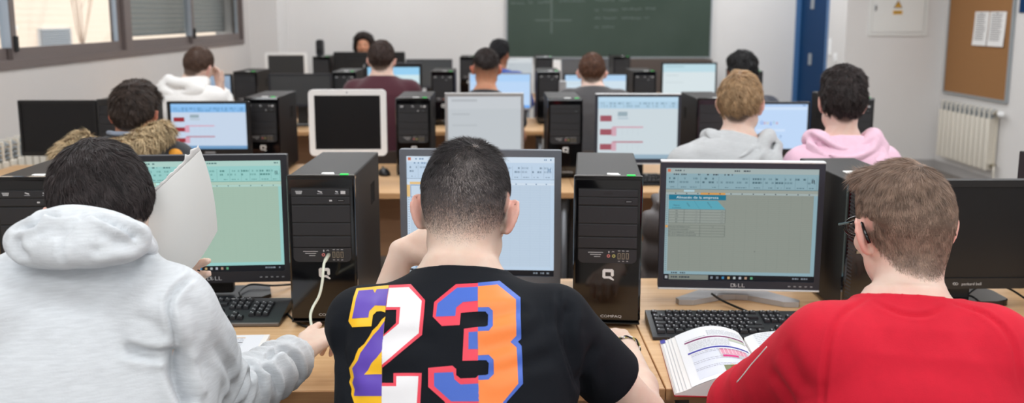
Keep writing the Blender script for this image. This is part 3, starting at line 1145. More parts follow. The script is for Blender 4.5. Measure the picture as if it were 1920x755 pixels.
def ribbon(s, bar, rib, sheet, ink, head=0.235, seed=3, task=True, grid=None, gx=13, gy=38, title=None, rowh=None):
    """an office spreadsheet window"""
    s.rect(0, 0, 1, 1, sheet, 0)
    s.rect(0, 0, 1, 0.05, bar, 1)
    s.rect(0, 0.05, 1, 0.19, rib, 1)
    dark = [max(0, c - 46) for c in rib]
    s.rect(0, 0.185, 1, 0.19, dark, 2)
    s.rect(0.01, 0.012, 0.03, 0.036, [200, 110, 80], 3)
    s.bars(0.06, 0.12, 0.018, 0.012, ink, seed, 3)
    s.bars(0.45, 0.56, 0.018, 0.012, ink, seed + 1, 3)
    s.bars(0.93, 0.98, 0.018, 0.012, ink, seed + 2, 3)
    for k, u in enumerate((0.05, 0.1, 0.155, 0.25, 0.31, 0.36, 0.405)):
        s.bars(u, u + (0.07 if k == 2 else 0.035), 0.052, 0.012, ink, seed + k, 3)
    for k, (u, w) in enumerate(((0.02, .05), (0.09, .13), (0.24, .1), (0.36, .18), (0.57, .06), (0.64, .07), (0.72, .05), (0.78, .06), (0.85, .07), (0.93, .05))):
        for q in range(2):
            s.bars(u, u + w, 0.085 + q * 0.032, 0.016, [c - 30 if k % 2 else c - 60 for c in rib], seed + 11 * k + q, 3, 0.55)
        s.bars(u + 0.01, u + w - 0.01, 0.165, 0.008, dark, seed + k, 3)
        s.rect(u + w + 0.008, 0.075, u + w + 0.0095, 0.18, dark, 2)
    s.rect(0.955, 0.095, 0.962, 0.125, ink, 3)
    s.rect(0.967, 0.095, 0.974, 0.125, ink, 3)
    s.rect(0, 0.19, 1, 0.215, [min(255, c + 12) for c in sheet], 1)
    s.rect(0.12, 0.193, 0.19, 0.212, [min(255, c + 30) for c in rib], 2)
    s.rect(0, 0.217, 1, head, bar, 1)
    for k in range(gx):
        u = 0.03 + 0.95 * (k + .5) / gx
        s.rect(u - 0.004, 0.221, u + 0.004, 0.23, ink, 3)
    s.rect(0, head, 0.022, 0.93, [int(c * .5 + d * .5) for c, d in zip(bar, rib)], 1)
    if grid:
        for k in range(gx + 1):
            u = 0.022 + 0.95 * k / gx
            s.rect(u, head, u + 0.0011, 0.925, grid, 1)
        for k in range(gy):
            v = head + (0.925 - head) * k / gy
            s.rect(0.022, v, 0.975, v + 0.0013, grid, 1)
            s.rect(0.007, v + 0.005, 0.015, v + 0.012, dark, 3)
    s.rect(0.975, head, 1, 0.925, rib, 2)
    s.rect(0, 0.922, 1, 0.95, rib, 2)
    for k in range(3):
        s.bars(0.05 + 0.06 * k, 0.09 + 0.06 * k, 0.93, 0.012, ink, seed + k, 3)
    if task:
        s.rect(0, 0.95, 1, 1, (18, 20, 26), 3)
        s.rect(0.035, 0.953, 0.3, 0.997, [int(c * .9) for c in sheet], 4)
        s.bars(0.05, 0.2, 0.968, 0.014, ink, seed, 5)
        for q in range(4):
            s.rect(0.010 + 0.009 * (q % 2), 0.965 + 0.013 * (q // 2), 0.017 + 0.009 * (q % 2), 0.976 + 0.013 * (q // 2), (190, 195, 200), 4)
        cs = [(120, 130, 140), (110, 120, 130), (60, 130, 170), (190, 160, 110), (170, 180, 180), (170, 175, 185), (170, 140, 120), (90, 160, 120)]
        for k, c in enumerate(cs):
            s.rect(0.315 + 0.038 * k, 0.965, 0.331 + 0.038 * k, 0.986, c, 4)
        s.bars(0.86, 0.98, 0.967, 0.014, (120, 130, 140), seed + 9, 4)


def scr_almacen(s):
    ink = (52, 62, 70)
    ribbon(s, (158, 172, 172), (136, 166, 176), (137, 144, 136), ink, grid=(124, 132, 126), gx=13, gy=40)
    s.rect(0.23, 0.217, 0.395, 0.235, (205, 150, 80), 2)
    teal, mid, sh, lnc = (22, 112, 140), (86, 160, 178), (142, 150, 144), (70, 78, 80)
    s.rect(0.022, 0.237, 0.40, 0.282, teal, 3)
    s.text('Almacén de la empresa', 0.211, 0.270, 0.021, (215, 228, 228), 4, 'c', 1.28)
    s.poly([(0.022, 0.365), (0.40, 0.365), (0.345, 0.288), (0.022, 0.288)], mid, 3)
    s.text('Metros', 0.075, 0.336, 0.011, ink, 4, 'c', 1.2)
    s.text('cuadrados', 0.075, 0.358, 0.011, ink, 4, 'c', 1.2)
    s.text('Largo', 0.140, 0.310, 0.012, ink, 4, 'l', 1.1, -0.9)
    s.text('Anchura', 0.275, 0.302, 0.012, ink, 4, 'l', 1.1, -0.9)
    for u in (0.187, 0.0):
        s.poly([(u + 0.0, 0.288), (u + 0.042, 0.365), (u + 0.044, 0.365), (u + 0.002, 0.288)], (64, 130, 150), 4) if u else None
    s.rect(0.022, 0.365, 0.40, 0.488, sh, 3)
    for k, t in enumerate(('34', '28', '150', '80', '20')):
        v = 0.366 + 0.0243 * k
        s.rect(0.022, v, 0.40, v + 0.002, lnc, 4)
        s.text(t, 0.075, v + 0.019, 0.0115, ink, 5, 'c', 1.2)
        s.text('%d,%02d' % (5 + k, 50), 0.215, v + 0.019, 0.009, (104, 112, 112), 5, 'r')
        s.text('%d,%02d' % (6 + k * 2, 80), 0.385, v + 0.019, 0.009, (104, 112, 112), 5, 'r')
    s.rect(0.022, 0.486, 0.40, 0.488, lnc, 4)
    for u in (0.022, 0.125, 0.232, 0.398):
        s.rect(u, 0.365, u + 0.002, 0.488, lnc, 4)
    for k, t in enumerate(('Número de habitaciones', 'Total metros cuadrados', 'Nº de la habitación más grande', 'Nº de la habitación más pequeña')):
        v = 0.508 + 0.0245 * k
        s.rect(0.022, v, 0.40, v + 0.0018, lnc, 4)
        s.text(t, 0.026, v + 0.018, 0.0112, ink, 5, 'l', 1.12)
    s.rect(0.022, 0.606, 0.40, 0.608, lnc, 4)
    for u in (0.022, 0.232, 0.398):
        s.rect(u, 0.508, u + 0.002, 0.608, lnc, 4)
    s.text('5', 0.32, 0.527, 0.011, ink, 5, 'c')
    s.rect(0.003, 0.508, 0.020, 0.53, (205, 150, 80), 4)
    s.rect(0.60, 0.73, 0.604, 0.739, (60, 70, 75), 4)


def scr_green(s):
    ribbon(s, (170, 204, 196), (148, 200, 196), (160, 186, 170), (84, 120, 120), grid=(153, 180, 165), gx=12, gy=36, seed=21)


def scr_blue(s):
    ribbon(s, (206, 220, 234), (188, 208, 228), (186, 204, 222), (110, 140, 172), grid=(172, 192, 212), gx=14, gy=34, seed=41)
    s.rect(0.02, 0.215, 0.24, 0.236, (226, 190, 130), 4)
    s.rect(0.0, 0.24, 0.022, 0.34, (226, 190, 130), 4)
    s.rect(0.024, 0.24, 0.26, 0.345, (120, 150, 190), 2)
    s.rect(0.028, 0.246, 0.256, 0.339, (196, 212, 228), 3)


def scr_tables(s, blue, red, pink, back):
    s.rect(0, 0, 1, 1, back, 0)
    s.rect(0, 0, 1, 0.07, [min(255, c + 10) for c in blue], 1)
    s.rect(0, 0.07, 1, 0.19, blue, 1)
    for k in range(9):
        s.bars(0.04 + 0.105 * k, 0.12 + 0.105 * k, 0.09, 0.03, [c - 45 for c in blue], 60 + k, 2, .6)
        s.bars(0.04 + 0.105 * k, 0.12 + 0.105 * k, 0.135, 0.03, [c - 35 for c in blue], 90 + k, 2, .5)
    s.rect(0, 0.93, 1, 1, [int(c * .85) for c in blue], 1)
    for k, v in enumerate((0.30, 0.52, 0.76)):
        s.rect(0.03, v, 0.175, v + 0.095, red, 2)
        if k:
            s.rect(0.175, v - 0.03, 0.235, v + 0.11, pink, 2)
            s.rect(0.19, v - 0.045, 0.57, v - 0.02, pink if k == 1 else [int(c * .5 + d * .5) for c, d in zip(red, pink)], 2)
            for q in range(5):
                s.rect(0.24 + 0.066 * q, v - 0.018, 0.243 + 0.066 * q, v + 0.1, [c - 14 for c in back], 1)
    s.rect(0.25, 0.24, 0.37, 0.31, (150, 170, 180), 2)
    s.rect(0.25, 0.33, 0.38, 0.36, (180, 196, 206), 2)


def scr_google(s):
    s.rect(0, 0, 1, 1, (190, 215, 246), 0)
    s.rect(0, 0, 1, 0.06, (176, 204, 240), 1)
    s.rect(0, 0.06, 1, 0.13, (205, 224, 248), 1)
    cs = [(70, 120, 215), (205, 100, 100), (215, 185, 90), (70, 120, 215), (90, 160, 130), (205, 100, 100)]
    for k, (t, c) in enumerate(zip('Google', cs)):
        s.text(t, 0.375 + 0.042 * k, 0.45, 0.075, c, 3, 'c', 1.0)
    s.rect(0.3, 0.56, 0.7, 0.61, (208, 226, 250), 2)
    for k in range(4):
        for q in range(2):
            s.rect(0.335 + 0.1 * k, 0.70 + 0.16 * q, 0.355 + 0.1 * k, 0.735 + 0.16 * q, (130, 160, 200), 2)
            s.bars(0.32 + 0.1 * k, 0.37 + 0.1 * k, 0.75 + 0.16 * q, 0.012, (150, 176, 214), k, 2)
    s.rect(0.93, 0.02, 0.97, 0.04, (90, 120, 170), 2)


def scr_plain(top, body, foot=None):
    def f(s):
        s.rect(0, 0, 1, 1, body, 0)
        s.rect(0, 0, 1, 0.22, top, 1)
        s.rect(0.05, 0.05, 0.4, 0.09, [c - 20 for c in top], 2)
        s.rect(0.06, 0.30, 0.3, 0.33, [c - 14 for c in body], 2)
        s.rect(0.06, 0.5, 0.4, 0.53, [c - 10 for c in body], 2)
        if foot:
            s.rect(0, 0.92, 1, 1, foot, 2)
    return f


def monitor(label, group, xl, xr, yt, yb, Y, yaw=0.0, bez=(0.018, 0.02, 0.03), bm=None, art=None, off=None, stand='black', logo=None,
            rim=None, rad=0.004, buttons=0, gain=1.0, webcam=False, back=None, tint=(1, 1, 1)):
    bm = bm or M['black_plastic']
    pl, pr = at(xl, yt, Y=Y), at(xr, yt, Y=Y)
    W = float(pr[0] - pl[0]) / math.cos(math.radians(yaw))
    cx = (pl[0] + pr[0]) / 2
    zt = float(at((xl + xr) / 2, yt, Y=Y)[2]) - DESK
    zb = max(0.045, float(at((xl + xr) / 2, yb, Y=Y)[2]) - DESK)
    r = empty('monitor', (cx, Y, DESK), math.radians(yaw), label, 'computer screen', group)
    s, t, b = bez
    o = rrect(-W / 2, zb, W / 2, zt, rad, 5)
    i = rrect(-W / 2 + s, zb + b, W / 2 - s, zt - t, min(rad * .3, .003), 5)
    f = MB()
    f.ring(o, i, bm, 0.0, 0.022)
    f.build('bezel', r)
    if rim:
        e = MB().box((0, 0.009, zt + 0.002), (W, 0.026, 0.005), rim, 0.0015)
        e.build('rim', r)
        MB().box((0, 0.009, zb - 0.002), (W, 0.026, 0.005), rim, 0.0015).build('rim', r)
    h = MB()
    h.prism(rrect(-W / 2 + 0.003, zb + 0.003, W / 2 - 0.003, zt - 0.003, rad), back or bm, 0.022, 0.045)
    h.box((0, 0.055, (zt + zb) / 2), (W * 0.62, 0.03, (zt - zb) * 0.62), back or bm, 0.012)
    h.build('housing', r)
    sw, sh = W - 2 * s, zt - zb - t - b
    loc = (0, 0.006, zb + b + sh / 2)
    if art:
        S = Scr(sw, sh, tint, gain)
        art(S)
        S.build('screen', r, loc)
    else:
        MB().box((0, 0.008, loc[2]), (sw + 0.002, 0.004, sh + 0.002), off or M['off_screen']).build('screen', r)
    zc = zb + 0.06
    if stand == 'wings':
        MB().box((0, 0.06, zc / 2 + 0.03), (0.085, 0.03, zc), M['silver'], 0.006).build('stand_neck', r)
        g = MB()
        for q in (-1, 1):
            g.prism([(0, 0.13), (q * 0.05, 0.13), (q * 0.172, 0.0), (q * 0.165, -0.02), (q * 0.125, -0.02), (q * 0.035, 0.035), (0, 0.04)][::q], M['silver'], 0.001, 0.016, 'XY')
        g.build('stand_base', r)
    elif stand == 'black':
        MB().box((0, 0.06, zc / 2 + 0.02), (0.075, 0.03, zc), M['black_plastic'], 0.006).build('stand_neck', r)
        MB().prism([(-0.12, 0.03), (0.12, 0.03), (0.14, 0.06), (0.12, 0.15), (-0.12, 0.15), (-0.14, 0.06)], M['black_plastic'], 0.001, 0.012, 'XY').build('stand_base', r)
    elif stand == 'plinth':
        g = MB().box((0, 0.06, zc / 2 + 0.01), (0.06, 0.03, zc), M['black_plastic'], 0.004)
        g.build('stand_neck', r)
        MB().prism(rrect(-0.13, 0.005, 0.13, 0.13, 0.03), M['gloss'], 0.001, 0.016, 'XY').build('stand_base', r)
    else:
        MB().box((0, 0.06, zc / 2 + 0.02), (0.09, 0.035, zc), M['white_plastic'], 0.006).build('stand_neck', r)
        MB().prism(rrect(-0.12, -0.05, 0.12, 0.12, 0.04), M['white_plastic'], 0.001, 0.012, 'XY').build('stand_base', r)
    if logo == 'DELL':
        MB().text('D', (-0.0145, -0.0002, zb + b * .24), 0.0155, M['print_light'], 0.0004, 0, 1.25).text('E', (-0.0058, -0.0002, zb + b * .24 + .0015), 0.0145, M['print_light'], 0.0004, 0, 1.1, Matrix.Rotation(-0.6, 4, 'Y')).text('LL', (0.0095, -0.0002, zb + b * .24), 0.0155, M['print_light'], 0.0004, 0, 1.35).build('logo', r)
    elif logo == 'pb':
        g = MB().text('packard bell', (0.008, -0.0002, zb + b * .35), 0.0115, M['print_light'], 0.0004, 0, 1.0)
        for q in (-1, 1):
            g.tube([(-0.037 + q * 0.003 + 0.004 * math.cos(a), -0.0004, zb + b * .35 + 0.004 + 0.0032 * math.sin(a)) for a in np.linspace(0, 2 * PI, 10, endpoint=False)], 0.0006, M['print_light'], 5, True)
        g.tube([(-0.041, -0.0004, zb + b * .35 + .004), (-0.045, -0.0004, zb + b * .35 + .006), (-0.040, -0.0004, zb + b * .35 + .0075)], 0.0007, M['print_light'], 5)
        g.build('logo', r)
    elif logo == 'mark':
        MB().box((0, -0.0006, zb + b * .5), (0.05, 0.001, 0.008), M['print_dim']).build('logo', r)
    elif logo == 'hp':
        MB().cyl((0, -0.0005, zt - t * .55), 0.009, 0.001, M['print_dim'], 'Y', 16).build('logo', r)
    elif logo == 'dot':
        MB().box((0, -0.0005, zt - t * .5), (0.006, 0.001, 0.008), M['print_dim'], 0.0004).build('logo', r)
    for k in range(buttons):
        MB().box((W / 2 - 0.022 - 0.0245 * k * 0.62, -0.001, zb + b * .45), (0.007, 0.002, 0.0035), M['print_dim'], 0.0008).build('button', r)
    return r


S1, S2, S3, S4 = ['screens on the %s row of desks' % s for s in ('first', 'second', 'third', 'fourth')]
monitor('black screen with a green-tinted spreadsheet, partly hidden by the held white notebook', S1, 246, 535, 291, 530, 2.46, 3.0,
        (0.017, 0.016, 0.032), M['dell_dark'], scr_green, logo='DELL', buttons=5)
monitor('grey-framed screen with a blue-tinted empty spreadsheet behind the dark-haired head', S1, 747, 1052, 281, 536, 2.46, -4.5,
        (0.019, 0.019, 0.03), M['nec_bezel'], scr_blue, gain=1.0)
monitor('silver-rimmed screen on winged silver foot showing a teal-headed table', S1, 1242, 1544, 305, 549, 2.44, -5.0,
        (0.0155, 0.0165, 0.022), M['dell_bezel'], scr_almacen, stand='wings', logo='DELL', rim=M['silver_bright'], buttons=5)
monitor('wide switched-off black screen at the far right of the front row', S1, 1706, 1958, 338, 541, 2.40, 0,
        (0.014, 0.018, 0.030), M['black_plastic'], None, stand='plinth', logo='pb')

monitor('wide switched-off black screen at the left wall, second row', S2, 32, 178, 188, 292, 4.47, 0, (0.012, 0.014, 0.02), M['black_plastic'], None)
monitor('black screen with dark red tables on white, beside the fur-collared student', S2, 312, 466, 190, 292, 4.42, 0,
        (0.016, 0.012, 0.034), M['black_plastic'], lambda s: scr_tables(s, (132, 184, 232), (150, 40, 50), (214, 160, 180), (196, 212, 232)), logo='mark')
monitor('white-framed switched-off screen with rounded corners, second row', S2, 577, 723, 168, 292, 4.40, 0, (0.028, 0.028, 0.032), M['white_plastic'], None, stand='white', rad=0.022, logo='dot')
monitor('silver-framed screen showing a blank pale grey display, second row', S2, 834, 982, 176, 293, 4.40, 0, (0.014, 0.013, 0.02), M['silver'], scr_plain((196, 201, 206), (190, 196, 201)), stand='white', rim=M['silver_bright'])
monitor('silver-rimmed screen with small dark red tables, second row', S2, 1117, 1277, 177, 306, 4.38, -2, (0.013, 0.012, 0.022), M['dell_bezel'],
        lambda s: scr_tables(s, (176, 206, 226), (158, 84, 96), (206, 164, 178), (202, 214, 220)), rim=M['silver_bright'])
monitor('screen showing a search page between the blond student and pink hoodie student', S2, 1376, 1519, 191, 290, 4.42, -2, (0.010, 0.011, 0.03), M['black_plastic'], scr_google)

monitor('blue-grey screen in front of the white hoodie student', S3, 352, 434, 139, 198, 6.72, 0, (0.012, 0.012, 0.02), M['black_plastic'], scr_plain((150, 172, 196), (146, 166, 190)))
monitor('switched-off dark grey screen left of the maroon sweater student', S3, 503, 621, 138, 200, 6.6, 0, (0.01, 0.01, 0.02), M['dell_dark'], None, off=mat('off_screen_grey', (60, 62, 64), 0.4))
monitor('black-framed lit screen in front of the maroon sweater student', S3, 684, 791, 119, 196, 6.68, 0, (0.019, 0.027, 0.02), M['black_plastic'], scr_plain((150, 206, 240), (206, 230, 236)), logo='hp', rim=M['dell_bezel'])
monitor('bright blue screen in front of the fade haircut student', S3, 879, 996, 137, 206, 6.66, 0, (0.008, 0.008, 0.014), M['silver'], scr_plain((172, 208, 246), (186, 214, 246), (110, 170, 240)), stand='white')
monitor('pale blue screen in front of the dark grey sweater student', S3, 1057, 1177, 138, 196, 6.7, 0, (0.012, 0.01, 0.02), M['black_plastic'], scr_plain((176, 210, 240), (206, 224, 236)))
monitor('bright white screen in black frame below the right edge of chalkboard', S3, 1241, 1345, 117, 192, 6.68, 0, (0.011, 0.012, 0.02), M['black_plastic'], scr_plain((188, 218, 228), (214, 226, 230)))

monitor('white-framed switched-off screen near the left pillar, last row', S4, 496, 575, 98, 164, 9.1, 0, (0.03, 0.03, 0.03), M['white_plastic'], None, stand='white', rad=0.02, off=mat('off_screen_mid', (52, 53, 54), 0.4))
monitor('switched-off dark grey screen left of the chalkboard, last row', S4, 761, 848, 111, 165, 9.12, 0, (0.01, 0.01, 0.02), M['dell_bezel'], None, off=mat('off_screen_blue', (72, 76, 80), 0.4))
monitor('pale grey screen beside the blue jacket student, last row', S4, 950, 999, 108, 150, 9.1, 0, (0.006, 0.007, 0.012), M['silver_bright'], scr_plain((206, 212, 216), (188, 196, 202)))
monitor('switched-off grey screen below the chalkboard behind dark grey sweater student, last row', S4, 1053, 1141, 110, 165, 9.12, 0, (0.01, 0.01, 0.02), M['nec_bezel'], None, off=mat('off_screen_pale', (96, 98, 102), 0.4))
# teacher's screen, seen from behind
tm = monitor('black screen seen from behind in front of the teacher', S4, 628, 757, 97, 160, 9.35, 180, (0.014, 0.014, 0.02), M['black_plastic'], None)
MB().box((0, 0.071, 0.30), (0.11, 0.002, 0.03), M['print_dim']).build('logo', tm)
W4 = empty('loudspeaker', (float(at(600, 90, Y=9.3)[0]), 9.3, DESK + TH), 0, 'small upright black loudspeaker standing on a tower computer near the teacher', 'speaker')
hs = float(at(600, 74, Y=9.3)[2]) - DESK - TH
MB().prism(rrect(-0.035, 0.0, 0.035, hs, 0.03), M['matte'], -0.04, 0.05).build('cabinet', W4)
MB().cyl((0, -0.041, hs * .35), 0.024, 0.006, M['groove'], 'Y').cyl((0, -0.041, hs * .72), 0.014, 0.006, M['groove'], 'Y').build('driver', W4)


# --------------------------------------------------------- keyboards, mice
def key_mesh(w, d, legend):
    b = MB()
    bm2 = bmesh.new()
    bmesh.ops.create_cube(bm2, size=1.0)
    for v in bm2.verts:
        k = 1.0 if v.co.z < 0 else 0.72
        v.co = Vector((v.co.x * (w - 0.0016) * (1 - (1 - k) * 0.016 / w), v.co.y * (d - 0.0016) * k, v.co.z * 0.008))
    bmesh.ops.bevel(bm2, geom=bm2.edges[:], offset=0.0009, segments=1, affect='EDGES')
    b._merge(bm2, Matrix.Identity(4), M['key'])
    if legend:
        b.box((-w * 0.5 + 0.0062, 0.0025, 0.0041), (0.0034, 0.0034, 0.0003), M['key_legend'])
        if w < 0.02:
            b.box((0.003, -0.003, 0.0041), (0.002, 0.002, 0.0003), M['key_legend'])
    return b.mesh('key')


KW = 0.0185
KEYM = {}


def keyboard(loc, yaw, label, group, edge=None, detail=True):
    r = empty('keyboard', loc, yaw, label, 'keyboard', group)
    W, D = 0.452, 0.158
    b = MB()
    side = [(0, 0.002), (D, 0.002), (D, 0.026), (D - 0.004, 0.028), (0.022, 0.013), (0.0, 0.009)]
    b.prism([(p[0], p[1]) for p in side], M['key'], -W / 2, W / 2, 'YZ')
    b.build('body', r)
    if edge:
        MB().box((0, -0.003, 0.006), (W, 0.008, 0.009), edge, 0.002).build('front_edge', r)
    for s in (-1, 1):
        MB().box((s * 0.2, D - 0.02, 0.001), (0.03, 0.012, 0.002), M['rubber']).build('foot', r)
    rows = []
    x0 = -W / 2 + 0.012
    U = KW
    # (x in units, row, width units)
    L = []
    L += [(0, 0, 1)] + [(2 + k + 0.5 * (k // 4), 0, 1) for k in range(12)]
    L += [(k, 1, 1) for k in range(13)] + [(13, 1, 2)]
    L += [(0, 2, 1.5)] + [(1.5 + k, 2, 1) for k in range(12)]
    L += [(0, 3, 1.75)] + [(1.75 + k, 3, 1) for k in range(12)] + [(13.75, 3, 1.25)]
    L += [(0, 4, 1.25)] + [(1.25 + k, 4, 1) for k in range(11)] + [(12.25, 4, 2.75)]
    L += [(0, 5, 1.25), (1.25, 5, 1.25), (2.5, 5, 1.25), (3.75, 5, 6.25), (10, 5, 1.25), (11.25, 5, 1.25), (12.5, 5, 1.25), (13.75, 5, 1.25)]
    for k in range(3):
        L += [(15.4 + k, 0, 1), (15.4 + k, 1, 1), (15.4 + k, 2, 1), (15.4 + k, 5, 1)]
    L += [(16.4, 4, 1)]
    for rr_ in (1, 2, 3, 4):
        L += [(18.8 + k, rr_, 1) for k in range(3)]
    L += [(21.8, 1, 1), (21.8, 2, 1), (18.8, 5, 2), (20.8, 5, 1)]
    if not detail:
        b = MB()
        for (u, q, w) in L:
            y = D - 0.024 - q * 0.0208 - (0.006 if q else 0)
            b.box((x0 + (u + w / 2) * U, y, 0.013 + y * 0.11 + 0.004), (w * U - .003, 0.015, 0.007), M['key'], 0.001, seg=1)
        o = b.build('key', r)
        o['kind'] = 'stuff'
        return r
    L = L[:100] if len(L) > 100 else L
    tilt = math.atan(0.015 / (D - 0.026))
    for (u, q, w) in L:
        if w not in KEYM:
            KEYM[w] = key_mesh(w * U, 0.0195, w < 3)
        o = link_mesh('key', KEYM[w], r)
        y = D - 0.024 - q * 0.0208 - (0.005 if q else 0)
        o.location = (x0 + (u + w / 2) * U, y, 0.0105 + 0.111 * y + 0.0042)
        o.rotation_euler = (tilt, 0, 0)
    if edge:
        MB().box((0.085, D - 0.012, 0.0285), (0.075, 0.006, 0.002), M['silver'], 0.0005).build('indicator_strip', r)
    return r


a, b = at(1214, 585, Z=DESK + 0.02), at(1224, 638, Z=DESK)
ang = -0.035
KBR = keyboard((float(b[0]) + 0.226 * math.cos(ang), float(b[1]) + 0.226 * math.sin(ang), DESK), ang, 'black keyboard under the silver-footed screen, behind the open book', 'keyboards')
a, b = at(541, 558, Z=DESK + 0.02), at(524, 611, Z=DESK)
keyboard((float(b[0]) - 0.226, float(b[1]), DESK), 0.0, 'black keyboard with grey front edge left of the tower with white cable', 'keyboards', M['kb_silver'])
p = at(1215, 345, Z=DESK)
keyboard((float(p[0]) + 0.02, float(p[1]) - 0.05, DESK), 0.0, 'black keyboard in the second row below the screen with small red tables', 'keyboards', None, False)


def mouse(px, py, row, yaw, label):
    p = at(px, py, Z=DESK + 0.015)
    r = empty('computer_mouse', (p[0], p[1], DESK), yaw, label, 'mouse', 'computer mice')
    bm2 = bmesh.new()
    bmesh.ops.create_uvsphere(bm2, u_segments=20, v_segments=12, radius=1)
    for v in bm2.verts:
        z = v.co.z
        v.co = Vector((v.co.x * 0.031 * (1 - 0.12 * v.co.y), v.co.y * 0.055, 0.002 + max(0, z) * 0.034))
    b = MB()
    b._merge(bm2, Matrix.Identity(4), M['black_plastic'], True)
    b.build('body', r)
    MB().cyl((0, 0.028, 0.031), 0.009, 0.006, M['matte'], 'X').build('scroll_wheel', r)


mouse(720, 322, 2, 0.3, 'black computer mouse on the second row desk below the white-framed screen')

# --------------------------------------------------------------- cables
# headphone cable from the middle tower down to the left student's hand
j = np.array(T_MID.matrix_world.translation) if False else np.array([T_MID.location.x, T_MID.location.y, DESK])
ca, sa = math.cos(T_MID.rotation_euler.z), math.sin(T_MID.rotation_euler.z)
lx, lz = 0.0165, TH * (1 - 0.512)
J = np.array([j[0] + lx * ca + 0.012 * sa, j[1] + lx * sa - 0.012 * ca, DESK + lz])
hp = empty('headphone_cable', tuple(J), 0, 'ivory headphone cable hanging from the tower front jack to the grey-sleeved hand', 'cable')
pts = [J, J + np.array([-0.004, -0.022, -0.008])]
for qx, qy, Y in ((607, 497, 2.20), (604, 530, 2.17), (598, 555, 2.15), (587, 575, 2.13), (582, 592, 2.08), (585, 616, 2.00)):
    pts.append(at(qx, qy, Y=Y))
pts = [tuple(np.array(p) - J) for p in catmull(pts[1:], 7)]
MB().tube(pts, 0.0034, M['cable_white'], 8).build('cord', hp)
dirv = Vector(pts[3]) - Vector((0, 0, 0))
MB().tube([(0, 0.004, 0), tuple(Vector(pts[0])), tuple(Vector(pts[2]))], 0.0052, M['cable_white'], 10, r_end=0.0042).build('plug', hp)


def cable(pts, r, label, m=None, name='cable'):
    P = [np.array(p) for p in pts]
    o = P[0]
    mb = MB().tube([tuple(np.array(p) - o) for p in catmull(P, 8)], r, m or M['cable_black'], 8)
    ob = mb.build(name)
    ob.location = tuple(o)
    return tag(ob, label, 'cable')


zc = DESK + 0.004
cable([at(545, 533, Z=zc + .004), at(510, 535, Z=zc + .016), at(470, 533, Z=zc + .02), at(450, 545, Z=zc + .02), at(452, 556, Z=zc + .02)], 0.003, 'thin black cable looping behind the keyboard with grey front edge')
cable([at(546, 562, Z=zc), at(536, 578, Z=zc), at(541, 590, Z=zc), at(560, 606, Z=zc), at(575, 612, Z=zc)], 0.003, 'thin black cable on the desk beside tower with headphone cable')
cable([at(1334, 550, Z=zc + .03), at(1352, 562, Z=zc + .012), at(1378, 574, Z=zc + .006), at(1400, 583, Z=zc + .004)], 0.0032, 'black cable crossing the silver winged screen foot')
cable([at(1800, 570, Z=zc), at(1822, 545, Z=zc + .02), at(1850, 534, Z=zc + .04), at(1890, 540, Z=zc + .03), at(1935, 568, Z=zc)], 0.003, 'black cable arching in front of the wide black screen')
cable([at(1760, 553, Z=zc), at(1795, 547, Z=zc), at(1835, 552, Z=zc), at(1860, 566, Z=zc)], 0.003, 'black cable lying under the wide black screen')

# white power adapters between the far machines
for (qx, qy, Y, w, h, lab) in ((1044, 127, 9.0, 0.075, 0.075, 'white box on the last row desk right of the tower under chalkboard'), (747, 171, 6.6, 0.09, 0.05, 'small grey box on the third row desk beside the maroon sweater student'),
                               (1055, 165, 6.5, 0.05, 0.06, 'small cream box on the third row desk left of dark grey sweater')):
    p = at(qx, qy, Y=Y)
    bx_ = empty('small_box', (p[0], Y, DESK), 0, lab, 'box')
    z1 = max(0.06, float(at(qx, qy - 14, Y=Y)[2]) - DESK)
    MB().box((0, 0, z1 / 2), (w, 0.06, z1), M['white_plastic'] if 'white' in lab else M['silver'] if 'grey' in lab else M['radiator'], 0.006).build('body', bx_)
    MB().box((0, -0.031, z1 * .6), (w * .5, 0.002, z1 * .2), M['print_dim']).build('front_label', bx_)


# ------------------------------------------------------- book on the desk
class Sheet:
    """printed surface patches: one mesh with a colour per face corner"""

    def __init__(self):
        self.V, self.F, self.C = [], [], []

    def patch(self, fn, u0, v0, u1, v1, c, lift=0.0, nu=1):
        for k in range(nu):
            a = u0 + (u1 - u0) * k / nu
            b = u0 + (u1 - u0) * (k + 1) / nu
            i = len(self.V)
            self.V += [fn(a, v0, lift), fn(b, v0, lift), fn(b, v1, lift), fn(a, v1, lift)]
            self.C += [lin(c)[:3]] * 4
            self.F.append((i, i + 1, i + 2, i + 3))

    def build(self, name, parent, m):
        me = bpy.data.meshes.new(name)
        me.from_pydata([tuple(p) for p in self.V], [], self.F)
        a = me.attributes.new('col', 'FLOAT_COLOR', 'POINT')
        c4 = np.ones((len(self.V), 4), dtype=np.float32)
        c4[:, :3] = self.C
        a.data.foreach_set('color', c4.ravel())
        me.materials.append(m)
        return link_mesh(name, me, parent)


A = at(1265, 741, Z=DESK + 0.004)     # outer left bottom
B = at(1237, 641, Z=DESK + 0.004)     # outer left top
bh = float(np.linalg.norm(B - A))
ba_ = math.atan2(float(B[0] - A[0]), float(B[1] - A[1]))
book = empty('open_book', (float(A[0]), float(A[1]), DESK), -ba_ - 0.0, 'open textbook with coloured bars and tables on the desk beside red sleeve', 'book')
PWID = 0.205
SP = PWID


def ztop(u):
    # left pages swell towards the spine and dive into it
    t = max(0.0, min(1.0, u / PWID))
    return 0.007 + 0.043 * math.sin(PI * min(1, t * 0.80 + 0.0)) ** 1.3 * (1 if t < .9 else 1 - ((t - .9) / .1) ** 2 * .75)


SK = 0.0


def pl_(u, v, lift):
    return (u, v * bh, ztop(u) + lift)


def pr_(u, v, lift):
    t = u / PWID
    return (SP + u, v * bh, 0.018 + 0.022 * math.sin(PI * min(1.0, t * .85 + .12)) * (1 if t > .1 else .45 + 5.5 * t) + lift)


